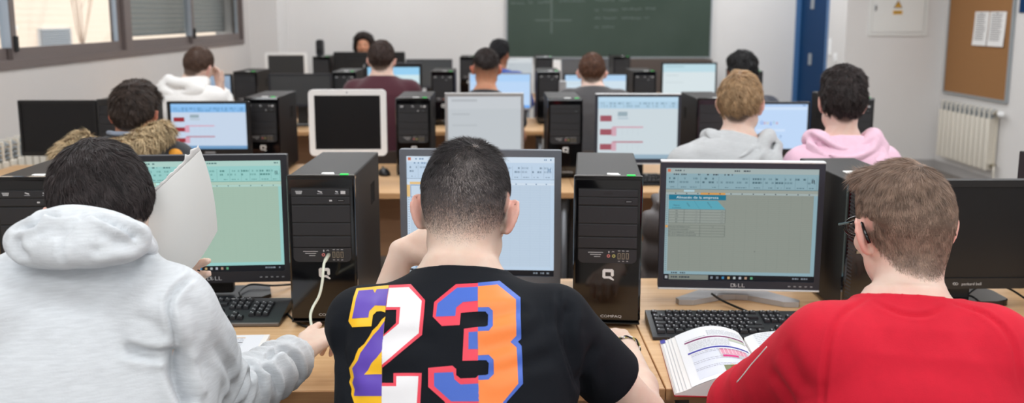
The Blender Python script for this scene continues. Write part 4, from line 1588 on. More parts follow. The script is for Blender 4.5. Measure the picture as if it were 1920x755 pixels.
mbk = MB()
N = 24
prof = [(0.003 + (PWID - .003) * k / N, ztop(PWID * k / N)) for k in range(N + 1)]
blk = [(0.0, 0.003)] + prof + [(PWID, 0.003)]
mbk2 = MB()
mbk2.prism([(p[0], p[1]) for p in blk], M['paper'], 0.004, bh - 0.004, 'XZ')
mbk2.build('left_page_block', book)
mbk3 = MB()
prof = [(SP + PWID * k / N, pr_(PWID * k / N, 0, 0)[2]) for k in range(N + 1)]
mbk3.prism([(SP, 0.003)] + [(a, b) for a, b in prof] + [(SP + PWID, 0.003)], M['paper'], 0.004, bh - 0.004, 'XZ')
mbk3.build('right_page_block', book)
MB().span((-0.0005, 0.001, 0.0), (SP * 2 + 0.002, bh - 0.001, 0.003), M['red_cover'], 0.001).build('cover', book)
pg = Sheet()
for k in range(4):       # loose leaf edges fanned at the fore edge
    u = 0.004 + 0.007 * k
    pg.patch(pl_, u, 0.015, u + 0.0012, 0.99, (196, 198, 204), 0.0006)
pg.patch(pl_, 0.0, 0.93, 0.012, 1.0, (70, 70, 160), 0.0006)
pg.patch(pl_, 0.036, 0.012, PWID - .004, 0.988, (238, 240, 244), 0.0005, 16)
pg.patch(pl_, 0.055, 0.07, PWID - .012, 0.50, (222, 226, 238), 0.0008, 14)
pg.patch(pl_, 0.050, 0.745, PWID - .008, 0.77, (130, 40, 100), 0.0010, 14)
pg.patch(pl_, 0.050, 0.535, PWID - .008, 0.562, (72, 72, 170), 0.0010, 14)


def words(u0, u1, v, c=(190, 192, 198), hh=0.006, seed=1, fn=pl_):
    r = random.Random(seed)
    u = u0
    while u < u1:
        w = r.uniform(0.003, 0.010)
        pg.patch(fn, u, v, min(u + w, u1), v + hh, c, 0.0012)
        u += w + 0.0016


for k in range(5):
    words(0.105, 0.19, 0.80 + 0.022 * k, seed=k)
for k in range(7):
    words(0.055, 0.15, 0.585 + 0.021 * k, seed=20 + k)
words(0.052, 0.1, 0.79, (150, 150, 156), seed=71)
for k, v in enumerate((0.505, 0.475, 0.36, 0.33, 0.235, 0.21)):
    words(0.055, 0.19 if k % 2 else 0.17, v, (165, 166, 180), seed=40 + k)
pg.patch(pl_, 0.150, 0.68, 0.188, 0.735, (196, 202, 186), 0.0011, 4)
# pink table
pg.patch(pl_, 0.115, 0.33, 0.18, 0.505, (205, 200, 206), 0.0011, 6)
pg.patch(pl_, 0.118, 0.40, 0.178, 0.495, (232, 170, 190), 0.0013, 6)
for k in range(7):
    pg.patch(pl_, 0.118 + 0.0086 * k, 0.40, 0.1195 + 0.0086 * k, 0.495, (246, 214, 224), 0.0015)
    pg.patch(pl_, 0.118, 0.40 + 0.0135 * k, 0.178, 0.403 + 0.0135 * k, (214, 120, 150), 0.0014, 5)
pg.patch(pl_, 0.120, 0.348, 0.155, 0.385, (216, 44, 128), 0.0014, 4)
pg.patch(pl_, 0.118, 0.486, 0.178, 0.496, (200, 60, 120), 0.0016, 4)
# olive picture
pg.patch(pl_, 0.112, 0.085, 0.178, 0.20, (200, 210, 190), 0.0011, 6)
pg.patch(pl_, 0.113, 0.09, 0.126, 0.195, (120, 124, 84), 0.0013, 2)
pg.patch(pl_, 0.126, 0.09, 0.142, 0.195, (104, 114, 40), 0.0013, 2)
pg.patch(pl_, 0.142, 0.09, 0.160, 0.195, (180, 206, 120), 0.0013, 2)
pg.patch(pl_, 0.160, 0.09, 0.177, 0.195, (222, 228, 214), 0.0013, 2)
pg.patch(pl_, 0.130, 0.205, 0.196, 0.214, (214, 140, 50), 0.0013, 6)
for k in range(5):
    pg.patch(pl_, 0.1265 + 0.006 * k, 0.09, 0.127 + 0.006 * k, 0.195, (90, 104, 40), 0.0015)
pg.patch(pr_, 0.004, 0.012, PWID - .004, 0.988, (238, 240, 244), 0.0005, 16)
for k in range(24):
    words(0.02, 0.17, 0.95 - 0.035 * k, (160, 164, 176), seed=120 + k, fn=pr_)
pg.build('printed_pages', book, M['print'])

# thick booklet under the left student's arm
A = at(506, 626, Z=DESK + .012)
B = at(470, 690, Z=DESK + .012)
ang2 = math.atan2(float(A[0] - B[0]), float(A[1] - B[1]))
bl = empty('booklet', (float(A[0]), float(A[1]), DESK), -ang2 * 0.9, 'thick white booklet with grey and orange lines lying beside the grey sleeve', 'booklet')
MB().box((-0.105, -0.145, 0.006), (0.21, 0.29, 0.011), M['paper'], 0.001).build('page_block', bl)
pg = Sheet()
fb = lambda u, v, l: (u, v, 0.0118 + l)
pg.patch(fb, -0.205, -0.285, -0.012, -0.004, (232, 234, 240), 0.0002)
pg.patch(fb, -0.115, -0.024, -0.055, -0.0205, (220, 170, 90), 0.0005)
pg.patch(fb, -0.13, -0.058, -0.055, -0.0535, (62, 62, 72), 0.0005)
for k in range(9):
    if k != 3:
        u = -0.13
        while u < -0.055:
            w = rr.uniform(.004, .01)
            pg.patch(fb, u, -0.031 - 0.0075 * k - (0.008 if k > 2 else 0), min(-.055, u + w), -0.0285 - 0.0075 * k - (0.008 if k > 2 else 0), (170, 172, 186), 0.0005)
            u += w + .002
pg.build('printed_page', bl, M['print'])

# white notebook held up beside the head
NBP = [[(377, 284, 1.60), (309, 346, 1.585), (242, 406, 1.57)],
       [(398, 352, 1.62), (326, 430, 1.60), (258, 482, 1.585)],
       [(408, 432, 1.65), (352, 512, 1.64), (290, 545, 1.61)]]
NBW = np.array([[at(*q[:2], Y=q[2]) for q in r] for r in NBP])


def nb_pt(v, u, off=0.0):
    def ev(v, u):
        L = lambda t: np.array([(1 - t) * (1 - 2 * t), 4 * t * (1 - t), t * (2 * t - 1)])
        return np.einsum('i,j,ijk->k', L(v), L(u), NBW)
    p = ev(v, u)
    e = 1e-3
    n = np.cross(ev(v + e, u) - p, ev(v, u + e) - p)
    n /= np.linalg.norm(n)
    if n[1] > 0:
        n = -n
    return p - n * off


def nb_build():
    O = nb_pt(0.5, 0.5)
    r = empty('notebook', tuple(O), 0, 'white soft-covered notebook held up bent beside the grey hoodie student head', 'notebook')
    n = 20
    for nm, t0, t1, m, grow in (('cover', 0.0, 0.0012, M['white'], 0.0), ('pages', 0.0016, 0.0075, M['paper'], -0.006)):
        V, Q = [], []
        for side in (t0, t1):
            for i in range(n + 1):
                for k in range(n + 1):
                    v0 = -0.012 if nm == 'pages' else 0.0
                    vv = v0 + (1 - v0) * i / n
                    if nm == 'pages' and i == 0:
                        vv += 0.003 * rr.uniform(-1, 1)
                    V.append(nb_pt(vv, k / n, side))
        m1 = (n + 1) ** 2
        I = lambda s, i, k: s * m1 + i * (n + 1) + k
        for i in range(n):
            for k in range(n):
                Q.append((I(0, i, k), I(0, i, k + 1), I(0, i + 1, k + 1), I(0, i + 1, k)))
                Q.append((I(1, i, k), I(1, i + 1, k), I(1, i + 1, k + 1), I(1, i, k + 1)))
        for i in range(n):
            for k0 in (0, n):
                Q.append((I(0, i, k0), I(0, i + 1, k0), I(1, i + 1, k0), I(1, i, k0)))
                Q.append((I(0, k0, i), I(0, k0, i + 1), I(1, k0, i + 1), I(1, k0, i)))
        o = np_mesh(nm, np.array(V) - O, quads=Q, mats=[m], parent=r, smooth=True)
        md = o.modifiers.new('edge', 'EDGE_SPLIT')
        md.split_angle = 0.7
    # a torn curl of paper along the bound edge
    V, Q = [], []
    n = 40
    for k in range(n + 1):
        u = k / n
        w = 0.008 + 0.002 * rr.random() + (0.010 if u < .2 else 0) * rr.random()
        a = nb_pt(0.0, u, 0.0075)
        b = nb_pt(-0.05, u, 0.004)
        dv = (b - a) / np.linalg.norm(b - a)
        V += [a, a + dv * w * .6 + np.array([0, -.002, .001]), a + dv * w + np.array([0, rr.uniform(-.003, .001), 0])]
    for k in range(n):
        for q in range(2):
            Q.append((k * 3 + q, k * 3 + q + 1, k * 3 + q + 4, k * 3 + q + 3))
    o = np_mesh('torn_edge', np.array(V) - O, quads=Q, mats=[M['paper']], parent=r, smooth=True)
    sm = o.modifiers.new('thick', 'SOLIDIFY')
    sm.thickness = 0.0015
    return r


nb_build()

# ---------------------------------------------------- sculpting with fields
_T = RNG.random(4096).astype(np.float32)


def vnoise(P):
    i = np.floor(P).astype(np.int64)
    f = (P - i).astype(np.float32)
    f = f * f * (3 - 2 * f)
    out = 0
    for dx in (0, 1):
        wx = f[..., 0] if dx else 1 - f[..., 0]
        for dy in (0, 1):
            wy = f[..., 1] if dy else 1 - f[..., 1]
            for dz in (0, 1):
                wz = f[..., 2] if dz else 1 - f[..., 2]
                h = ((i[..., 0] + dx) * 73856093) ^ ((i[..., 1] + dy) * 19349663) ^ ((i[..., 2] + dz) * 83492791)
                out = out + wx * wy * wz * _T[h & 4095]
    return out


def fbm(P, n=3):
    return sum(vnoise(P * (2.03 ** k) + 17.3 * k) * 0.5 ** k for k in range(n)) / (2 - 0.5 ** (n - 1))


def v3(*a):
    return np.array(a, dtype=np.float64)


def rcone(a, b, ra, rb=None):
    a, b = np.asarray(a, float), np.asarray(b, float)
    rb = ra if rb is None else rb
    ba = b - a
    L = float(ba @ ba) + 1e-12

    def f(P):
        t = np.clip(((P - a) @ ba) / L, 0, 1)
        return np.linalg.norm(P - a - t[..., None] * ba, axis=-1) - (ra + (rb - ra) * t)
    return f


def ell(c, r, Mx=None):
    c, r = np.asarray(c, float), np.asarray(r, float)

    def f(P):
        q = P - c
        if Mx is not None:
            q = q @ Mx
        k0 = np.linalg.norm(q / r, axis=-1)
        k1 = np.linalg.norm(q / (r * r), axis=-1) + 1e-9
        return np.where(k0 < 1e-4, -float(min(r)), k0 * (k0 - 1) / k1)
    return f


def poly(pts, rs):
    pts = [np.asarray(p, float) for p in pts]
    fs = [rcone(pts[i], pts[i + 1], rs[i], rs[i + 1]) for i in range(len(pts) - 1)]

    def f(P):
        d = fs[0](P)
        for g in fs[1:]:
            d = np.minimum(d, g(P))
        return d
    return f


def smin(a, b, k):
    if k <= 0:
        return np.minimum(a, b)
    h = np.maximum(k - np.abs(a - b), 0) / k
    return np.minimum(a, b) - h * h * k * 0.25


def smax(a, b, k):
    return -smin(-a, -b, k)


class Field:
    def __init__(self):
        self.p = []

    def u(self, f, k=0.0):
        self.p.append(('u', f, k))
        return self

    def sub(self, f, k=0.0):
        self.p.append(('s', f, k))
        return self

    def clip(self, f, k=0.0):
        self.p.append(('c', f, k))
        return self

    def warp(self, f):
        self.p.append(('w', f, 0))
        return self

    def mesh(self, lo, hi, h):
        lo, hi = np.asarray(lo, float), np.asarray(hi, float)
        N = 8
        nb = np.maximum(1, np.ceil((hi - lo) / (N * h)).astype(int))
        g = np.stack(np.meshgrid(*[np.arange(n) for n in nb], indexing='ij'), -1).reshape(-1, 3)
        ctr = lo + (g + 0.5) * N * h
        R = N * h * 0.866
        D = np.full(len(ctr), 1e3)
        each = []
        for op, f, k in self.p:
            if op == 'w':
                D = f(ctr, D)
                each.append(None)
                continue
            d = f(ctr)
            each.append(d)
            D = smin(D, d, k) if op == 'u' else smax(D, -d, k) if op == 's' else smax(D, d, k)
        act = np.abs(D) < R * 1.45 + 0.012
        g, D = g[act], D[act]
        each = [None if e is None else e[act] for e in each]
        off = np.stack(np.meshgrid(*[np.arange(N + 1)] * 3, indexing='ij'), -1).reshape(-1, 3)
        P = lo + (g[:, None, :] * N + off[None]) * h
        V = np.full(P.shape[:2], 1e3)
        for (op, f, k), e in zip(self.p, each):
            if op == 'w':
                V = f(P, V)
                continue
            if op == 'u':
                m = e < D + 2.2 * R + 2 * k + 0.02
            elif op == 's':
                m = e < 1.6 * R + 2 * k + 0.02
            else:
                m = np.ones(len(g), bool)
            if not m.any():
                continue
            d = f(P[m])
            V[m] = smin(V[m], d, k) if op == 'u' else smax(V[m], -d, k) if op == 's' else smax(V[m], d, k)
        V = V.reshape(len(g), N + 1, N + 1, N + 1)
        ins = V < 0
        cs = [(a, b, c) for a in (0, 1) for b in (0, 1) for c in (0, 1)]
        cnt = sum(ins[:, a:a + N, b:b + N, c:c + N].astype(np.int8) for a, b, c in cs)
        bi, i, j, k = np.nonzero((cnt > 0) & (cnt < 8))
        vals = np.stack([V[bi, i + a, j + b, k + c] for a, b, c in cs], -1)
        pos = np.zeros((len(bi), 3))
        n = np.zeros(len(bi))
        for x in range(8):
            for y in range(x + 1, 8):
                da = np.array(cs[y]) - np.array(cs[x])
                if np.abs(da).sum() != 1:
                    continue
                A, B = vals[:, x], vals[:, y]
                m = (A < 0) != (B < 0)
                t = np.where(m, A / np.where(m, A - B, 1), 0)
                pos[m] += (np.array(cs[x]) + t[:, None] * da)[m]
                n += m
        gc = g[bi] * N + np.stack([i, j, k], -1)
        verts = lo + (gc + pos / n[:, None]) * h
        dim = nb * N + 2
        key = lambda c: ((c[:, 0] + 1) * (dim[1] + 2) + c[:, 1] + 1) * (dim[2] + 2) + c[:, 2] + 1
        kk = key(gc)
        order = np.argsort(kk)
        ks = kk[order]

        def find(c):
            q = key(c)
            p = np.clip(np.searchsorted(ks, q), 0, len(ks) - 1)
            return np.where(ks[p] == q, order[p], -1)
        quads = []
        s0 = vals[:, 0] < 0
        for ax, (ci, e1, e2) in enumerate(((4, (0, 1, 0), (0, 0, 1)), (2, (0, 0, 1), (1, 0, 0)), (1, (1, 0, 0), (0, 1, 0)))):
            m = s0 != (vals[:, ci] < 0)
            c = gc[m]
            e1, e2 = np.array(e1), np.array(e2)
            q = np.stack([find(c), find(c - e1), find(c - e1 - e2), find(c - e2)], -1)
            fl = s0[m]
            q[~fl] = q[~fl][:, ::-1]
            quads.append(q[(q >= 0).all(1)])
        return verts, np.concatenate(quads)


def smooth_mesh(V, Q, it=1, lam=0.5):
    E = np.concatenate([Q[:, [0, 1]], Q[:, [1, 2]], Q[:, [2, 3]], Q[:, [3, 0]]])
    for _ in range(it):
        S = np.zeros_like(V)
        n = np.zeros(len(V))
        np.add.at(S, E[:, 0], V[E[:, 1]])
        np.add.at(n, E[:, 0], 1)
        np.add.at(S, E[:, 1], V[E[:, 0]])
        np.add.at(n, E[:, 1], 1)
        V = V + lam * (S / np.maximum(n, 1)[:, None] - V)
    return V


def rot(yaw=0, pitch=0, roll=0):
    """+Y faces forward; yaw left positive, pitch face down positive, roll head to the right positive (degrees)"""
    y, p, r = [math.radians(a) for a in (yaw, pitch, roll)]
    Rz = np.array([[math.cos(y), -math.sin(y), 0], [math.sin(y), math.cos(y), 0], [0, 0, 1]])
    Rx = np.array([[1, 0, 0], [0, math.cos(p), math.sin(p)], [0, -math.sin(p), math.cos(p)]])
    Ry = np.array([[math.cos(r), 0, math.sin(r)], [0, 1, 0], [-math.sin(r), 0, math.cos(r)]])
    return Rz @ Ry @ Rx


def unit(v):
    v = np.asarray(v, float)
    return v / (np.linalg.norm(v) + 1e-12)


# ---------------------------------------------------------------- anatomy
def head_prims(Fd, H, R, s=1.0, wide=1.0, ear=1.0, ear_out=1.0):
    g = lambda x, y, z: H + R @ (v3(x * wide, y, z) * s)
    r = lambda x, y, z: v3(x * wide, y, z) * s
    Fd.u(ell(g(0, -.014, .036), r(.0765, .098, .087), R), .03 * s)
    Fd.u(ell(g(0, -.045, .010), r(.066, .062, .065), R), .04 * s)       # back of the skull
    Fd.u(ell(g(0, .034, -.028), r(.060, .062, .080), R), .035 * s)      # face
    Fd.u(rcone(g(-.045, .015, -.065), g(-.012, .070, -.104), .022 * s, .017 * s), .03 * s)
    Fd.u(rcone(g(.045, .015, -.065), g(.012, .070, -.104), .022 * s, .017 * s), .03 * s)
    Fd.u(rcone(g(-.010, .076, -.106), g(.010, .076, -.106), .016 * s), .02 * s)
    Fd.u(rcone(g(-.035, .078, .028), g(.035, .078, .028), .012 * s), .02 * s)   # brow
    Fd.sub(ell(g(-.031, .099, .006), r(.017, .013, .011), R), .012 * s)
    Fd.sub(ell(g(.031, .099, .006), r(.017, .013, .011), R), .012 * s)
    for q in (-1, 1):
        Fd.u(ell(g(q * .031, .083, .005), r(.012, .011, .0105), R), .003 * s)   # eyeballs under lids
        Fd.u(ell(g(q * .042, .066, -.026), r(.022, .02, .018), R), .02 * s)     # cheeks
    Fd.u(rcone(g(0, .090, .010), g(0, .112, -.030), .008 * s, .011 * s), .012 * s)
    for q in (-1, 1):
        Fd.u(ell(g(q * .011, .102, -.034), r(.008, .010, .007), R), .006 * s)
    Fd.u(rcone(g(-.018, .088, -.062), g(.018, .088, -.062), .0055 * s), .006 * s)
    Fd.u(rcone(g(-.014, .087, -.071), g(.014, .087, -.071), .006 * s), .006 * s)
    Fd.sub(rcone(g(-.021, .097, -.0665), g(.021, .097, -.0665), .0022 * s), .003 * s)
    for q in (-1, 1):
        a = math.radians(28 * q * ear_out)
        E = R @ np.array([[math.cos(a), math.sin(a), 0], [-math.sin(a), math.cos(a), 0], [0, 0, 1]]).T
        c = g(q * (.0755 + .006 * ear_out), -.010, -.010)
        e = s * ear
        w = lambda x, y, z: c + E @ (v3(x * q, y, z) * e)
        Fd.u(ell(c, v3(.0085, .0190, .0315) * e, E), .004 * s)
        rim = [w(.004, .012, .010), w(.006, .010, .024), w(.007, -.001, .0315), w(.0075, -.014, .026), w(.0075, -.0195, .010), w(.005, -.016, -.008), w(.001, -.010, -.020), w(-.004, -.002, -.028), w(-.006, .006, -.026)]
        Fd.u(poly(rim, [.0032 * e, .0038 * e, .0042 * e, .0044 * e, .0044 * e, .0042 * e, .0044 * e, .0055 * e, .0045 * e]), .004 * s)
        Fd.sub(ell(w(.0115, .000, .002), v3(.0072, .0095, .014) * e, E), .004 * s)
        Fd.u(rcone(g(q * .070, -.008, -.012), c, .014 * e, .008 * e), .008 * s)


def hand_prims(Fd, w, d, up, right=True, s=1.0, curl=0.35, spread=1.0, thumb=(0.75, 0.65, -0.1), tcurl=0.3):
    d = unit(d)
    up = unit(up - d * (np.asarray(up) @ d))
    t = np.cross(up, d) * (1 if right else -1)
    K = []
    for x, l in ((.029, .086), (.010, .091), (-.010, .087), (-.028, .079)):
        kn = w + (d * l + t * x * spread + up * (0.006 - abs(x + .002) * .15)) * s
        K.append(kn)
        Fd.u(rcone(w + t * x * .45 * s, kn, .0150 * s, .0108 * s), .012 * s)
    for kn, x, L in zip(K, (.029, .010, -.010, -.028), (.074, .082, .075, .060)):
        ang = 0
        p = kn
        dd0 = unit(d + t * x * 2.2 * spread)
        for q, (fr, ra, rb, c) in enumerate(((.45, .0100, .0090, .7), (.31, .0089, .0080, 1.15), (.24, .0079, .0066, .8))):
            ang += curl * c
            dd = dd0 * math.cos(ang) - up * math.sin(ang)
            e = p + dd * L * fr * s
            Fd.u(rcone(p, e, ra * s, rb * s), .004 * s)
            p = e
    b = w + (d * .022 + t * .022) * s
    td = unit(d * thumb[0] + t * thumb[1] + up * thumb[2])
    e = b + td * .042 * s
    Fd.u(rcone(b, e, .0150 * s, .0112 * s), .012 * s)
    td2 = unit(td + (-t * tcurl + d * .2))
    e2 = e + td2 * .031 * s
    Fd.u(rcone(e, e2, .0108 * s, .0098 * s), .004 * s)
    td3 = unit(td2 - t * tcurl * .6)
    Fd.u(rcone(e2, e2 + td3 * .024 * s, .0098 * s, .0078 * s), .004 * s)


TORSO = [(-.10, .150, .115), (0, .172, .125), (.25, .160, .112), (.5, .160, .108), (.7, .172, .112), (.82, .172, .106), (.90, .140, .092), (.96, .098, .075), (1.0, .070, .062), (1.05, .058, .058)]


def torso(hip, nb, xaxis, tab, add=0.0, sx=1.0, sy=1.0, cut=(-.12, 1.04)):
    z = unit(nb - hip)
    x = unit(xaxis - z * (np.asarray(xaxis) @ z))
    y = np.cross(z, x)
    L = np.linalg.norm(nb - hip)
    T = np.array(tab)

    def f(P):
        q = P - hip
        t = (q @ z) / L
        a = np.interp(t, T[:, 0], T[:, 1]) * sx + add
        b = np.interp(t, T[:, 0], T[:, 2]) * sy + add
        X, Y = np.abs(q @ x) / a, np.abs(q @ y) / b
        d = ((X ** 2.4 + Y ** 2.4 + 1e-9) ** (1 / 2.4) - 1) * np.minimum(a, b) * 0.85
        return np.maximum(d, np.maximum((t - cut[1]) * L, (cut[0] - t) * L))
    return f


def strands(V, Q, H, R, n, lenf, mask, crown=(0, -.05, .115), lift=0.35, swirl=0.35, width=0.0006, seg=2, col=(40, 32, 30), cvar=0.35, seed=1,
            messy=0.25, grav=0.0, flow=None, s=1.0):
    """short hairs rooted on a surface: tapering ribbons"""
    rg = np.random.default_rng(seed)
    C = V[Q].mean(1)
    loc = (C - H) @ R / s
    w = mask(loc)
    nrm = np.cross(V[Q[:, 2]] - V[Q[:, 0]], V[Q[:, 3]] - V[Q[:, 1]])
    area = np.linalg.norm(nrm, axis=1)
    nrm /= area[:, None] + 1e-12
    pr = area * np.maximum(w, 0)
    if pr.sum() <= 0:
        return None
    idx = rg.choice(len(Q), n, p=pr / pr.sum())
    a, b = rg.random((n, 1)), rg.random((n, 1))
    q = V[Q[idx]]
    root = q[:, 0] * (1 - a) * (1 - b) + q[:, 1] * a * (1 - b) + q[:, 2] * a * b + q[:, 3] * (1 - a) * b
    N = nrm[idx]
    L0 = (root - H) @ R / s
    cr = np.asarray(crown, float)
    fl = L0 - cr if flow is None else flow(L0)
    fl = fl @ R.T
    fl = fl - N * (fl * N).sum(1, keepdims=True)
    fl /= np.linalg.norm(fl, axis=1, keepdims=True) + 1e-6
    sw = np.cross(N, fl)
    cl3 = np.stack([vnoise(L0 * 75 + 31.7 * k) for k in range(3)], -1) - .5
    fl = fl + sw * swirl + rg.normal(0, messy * .6, (n, 3)) + cl3 * messy * 3.2
    fl -= N * (fl * N).sum(1, keepdims=True)
    fl /= np.linalg.norm(fl, axis=1, keepdims=True) + 1e-6
    lf = lift if np.isscalar(lift) else lift(L0)[:, None]
    ln = (lenf(L0) * s * rg.uniform(.7, 1.15, n))[:, None]
    d = N * lf + fl * (1 - lf)
    d /= np.linalg.norm(d, axis=1, keepdims=True)
    side = np.cross(d, N + rg.normal(0, .6, (n, 3)))
    side /= np.linalg.norm(side, axis=1, keepdims=True) + 1e-6
    rows = []
    for k in range(seg + 1):
        t = k / seg
        p = root - N * .0003 + d * ln * t + (fl * .35 - N * lf * .45) * ln * t * t + np.array([0, 0, -grav]) * ln * t * t
        ww = width * (1 - .8 * t)
        if k < seg:
            rows += [p - side * ww, p + side * ww]
        else:
            rows += [p]
    m = 2 * seg + 1
    VV = np.stack(rows, 1).reshape(-1, 3)
    base = np.arange(n)[:, None] * m
    quads = np.concatenate([base + np.array([2 * k, 2 * k + 1, 2 * k + 3, 2 * k + 2]) for k in range(seg - 1)]) if seg > 1 else np.zeros((0, 4), int)
    tris = base + np.array([2 * seg - 2, 2 * seg - 1, 2 * seg])
    cl = np.array(lin(col)[:3]) * (1 + cvar * .7 * rg.normal(0, 1, (n, 1)) + cvar * 2.6 * (vnoise(L0 * 95 + 7.7)[:, None] - .5)).clip(.25, 2.8)
    cc = np.repeat(cl, m, 0)
    return VV, quads, tris, cc


def hair_object(root, V, Q, caps, st, m):
    """caps: (verts, quads, colour) under-layer; st: list of strand sets"""
    VV, QQ, TT, CC = [], [], [], []
    o = 0
    for v, q, c in caps:
        VV.append(v)
        QQ.append(q + o)
        CC.append(np.tile(np.array(lin(c)[:3]), (len(v), 1)))
        o += len(v)
    for x in st:
        if x is None:
            continue
        v, q, t, c = x
        VV.append(v)
        QQ.append(q + o)
        TT.append(t + o)
        CC.append(c)
        o += len(v)
    return np_mesh('hair', np.concatenate(VV), np.concatenate(QQ) if QQ else None, np.concatenate(TT) if TT else None, [m], root, True,
                   col=np.concatenate(CC), origin=root.location)


M['hair'] = mat('hair', (255, 255, 255), 0.5, spec=0.3, attr=True)
M['fur'] = mat('fur', (255, 255, 255), 0.8, spec=0.15, attr=True)

HAIRLINE = [(-.14, -.062), (-.08, -.058), (-.045, -.040), (-.022, -.004), (0.0, .022), (.03, .018), (.045, .030), (.06, .058), (.085, .082), (.12, .10)]


def hairline(L, hl=HAIRLINE):
    h = np.array(hl)
    y = L[..., 1]
    return np.interp(y, h[:, 0], h[:, 1]) + 7.0 * L[..., 0] ** 2 * np.clip((-.02 - y) / .03, 0, 1) - .010 * np.clip((-.05 - y) / .03, 0, 1)


def vnormals(V, Q):
    n = np.cross(V[Q[:, 2]] - V[Q[:, 0]], V[Q[:, 3]] - V[Q[:, 1]])
    N = np.zeros_like(V)
    for k in range(4):
        np.add.at(N, Q[:, k], n)
    return N / (np.linalg.norm(N, axis=1, keepdims=True) + 1e-12)


def crease(V, Q, curves):
    """press soft creases into (or raise ridges on) a surface along lines traced over it: (points, width, depth)"""
    t = BVHTree.FromPolygons([tuple(p) for p in V], [tuple(int(i) for i in q) for q in Q])
    N = vnormals(V, Q)
    out = V.copy()
    for pts, w, dep in curves:
        c = catmull([(a, b, 0) for a, b in pts], 10)
        hits = []
        for a, b, _ in c:
            h, n, i, d = t.ray_cast(Vector(CAM), Vector(ray(a, b)).normalized())
            if h is not None:
                hits.append(tuple(h))
        if len(hits) < 2:
            continue
        Hh = np.array(hits)
        lo, hi = Hh.min(0) - 3 * w, Hh.max(0) + 3 * w
        m = np.nonzero(((V > lo) & (V < hi)).all(1))[0]
        if not len(m):
            continue
        dd = np.full(len(m), 9.0)
        tt = np.zeros(len(m))
        for k in range(len(Hh) - 1):
            a, b = Hh[k], Hh[k + 1]
            ba = b - a
            L = ba @ ba + 1e-12
            if L > .03 ** 2:
                continue
            u = np.clip((V[m] - a) @ ba / L, 0, 1)
            x = np.linalg.norm(V[m] - a - u[:, None] * ba, axis=1)
            s = x < dd
            dd[s] = x[s]
            tt[s] = (k + u[s]) / (len(Hh) - 1)
        env = np.clip(np.minimum(tt, 1 - tt) / .15, .15, 1)
        g = np.exp(-(dd / w) ** 2) - .35 * np.exp(-((dd - 2 * w) / w) ** 2)
        out[m] -= N[m] * (dep * env * g)[:, None]
    return out


def cloth(name, c, kind='knit', var=0.03):
    if kind == 'heather':
        return mat(name, c, 0.95, spec=0.2, var=var, vscale=42, stretch=(1, 1, 9), bump=0.3, bscale=300, bstretch=(1, 1, 3), detail=6)
    if kind == 'smooth':
        return mat(name, c, 0.75, var=var, vscale=30, bump=0.2, bscale=700, sheen=0.1)
    return mat(name, c, 0.9, var=var, vscale=60, bump=0.3, bscale=500, sheen=0.2)


def folds(a, b, amp, lam, r=0.12, seed=0, lo=0.0, hi=1.0):
    """rings of creases round the limb a-b"""
    a, b = np.asarray(a, float), np.asarray(b, float)
    L = np.linalg.norm(b - a)
    z = (b - a) / L

    def f(P, D):
        q = P - a
        t = (q @ z)
        rad = np.linalg.norm(q - t[..., None] * z, axis=-1)
        w = np.clip((t / L - lo) / .12, 0, 1) * np.clip((hi - t / L) / .12, 0, 1) * (rad < r) * (np.abs(D) < .04)
        if not np.any(w > 0):
            return D
        ph = 2 * PI * t / lam + 5 * vnoise(P * 9 + seed) + 2.2 * vnoise(P * 23 + seed)
        return D - amp * w * (np.sin(ph) * .5 + .5) ** 1.6
    return f


def drape(amp, sc=(9, 9, 4), seed=0.0):
    sc = np.array(sc, float)

    def f(P, D):
        m = np.abs(D) < .05
        out = D.copy()
        if m.any():
            out[m] = D[m] - amp * (fbm(P[m] * sc + seed, 3) - .5) * 2
        return out
    return f


SKINS = {
    'fair': skin_mat('skin_fair', (231, 203, 188), (100, 82, 72), (232, 168, 154)),
    'fair_dark': skin_mat('skin_fair_dark_stubble', (232, 207, 190), (66, 60, 60), (232, 168, 154)),
    'tan': skin_mat('skin_tan', (206, 150, 120), (50, 42, 40), (206, 120, 100)),
    'brown': skin_mat('skin_brown', (158, 108, 82), (24, 20, 20), (160, 96, 76)),
}
M['trousers'] = cloth('dark_trousers', (44, 48, 60), 'smooth')
M['shoe'] = mat('shoe_dark', (50, 50, 54), 0.6)
Z = v3(0, 0, 1)


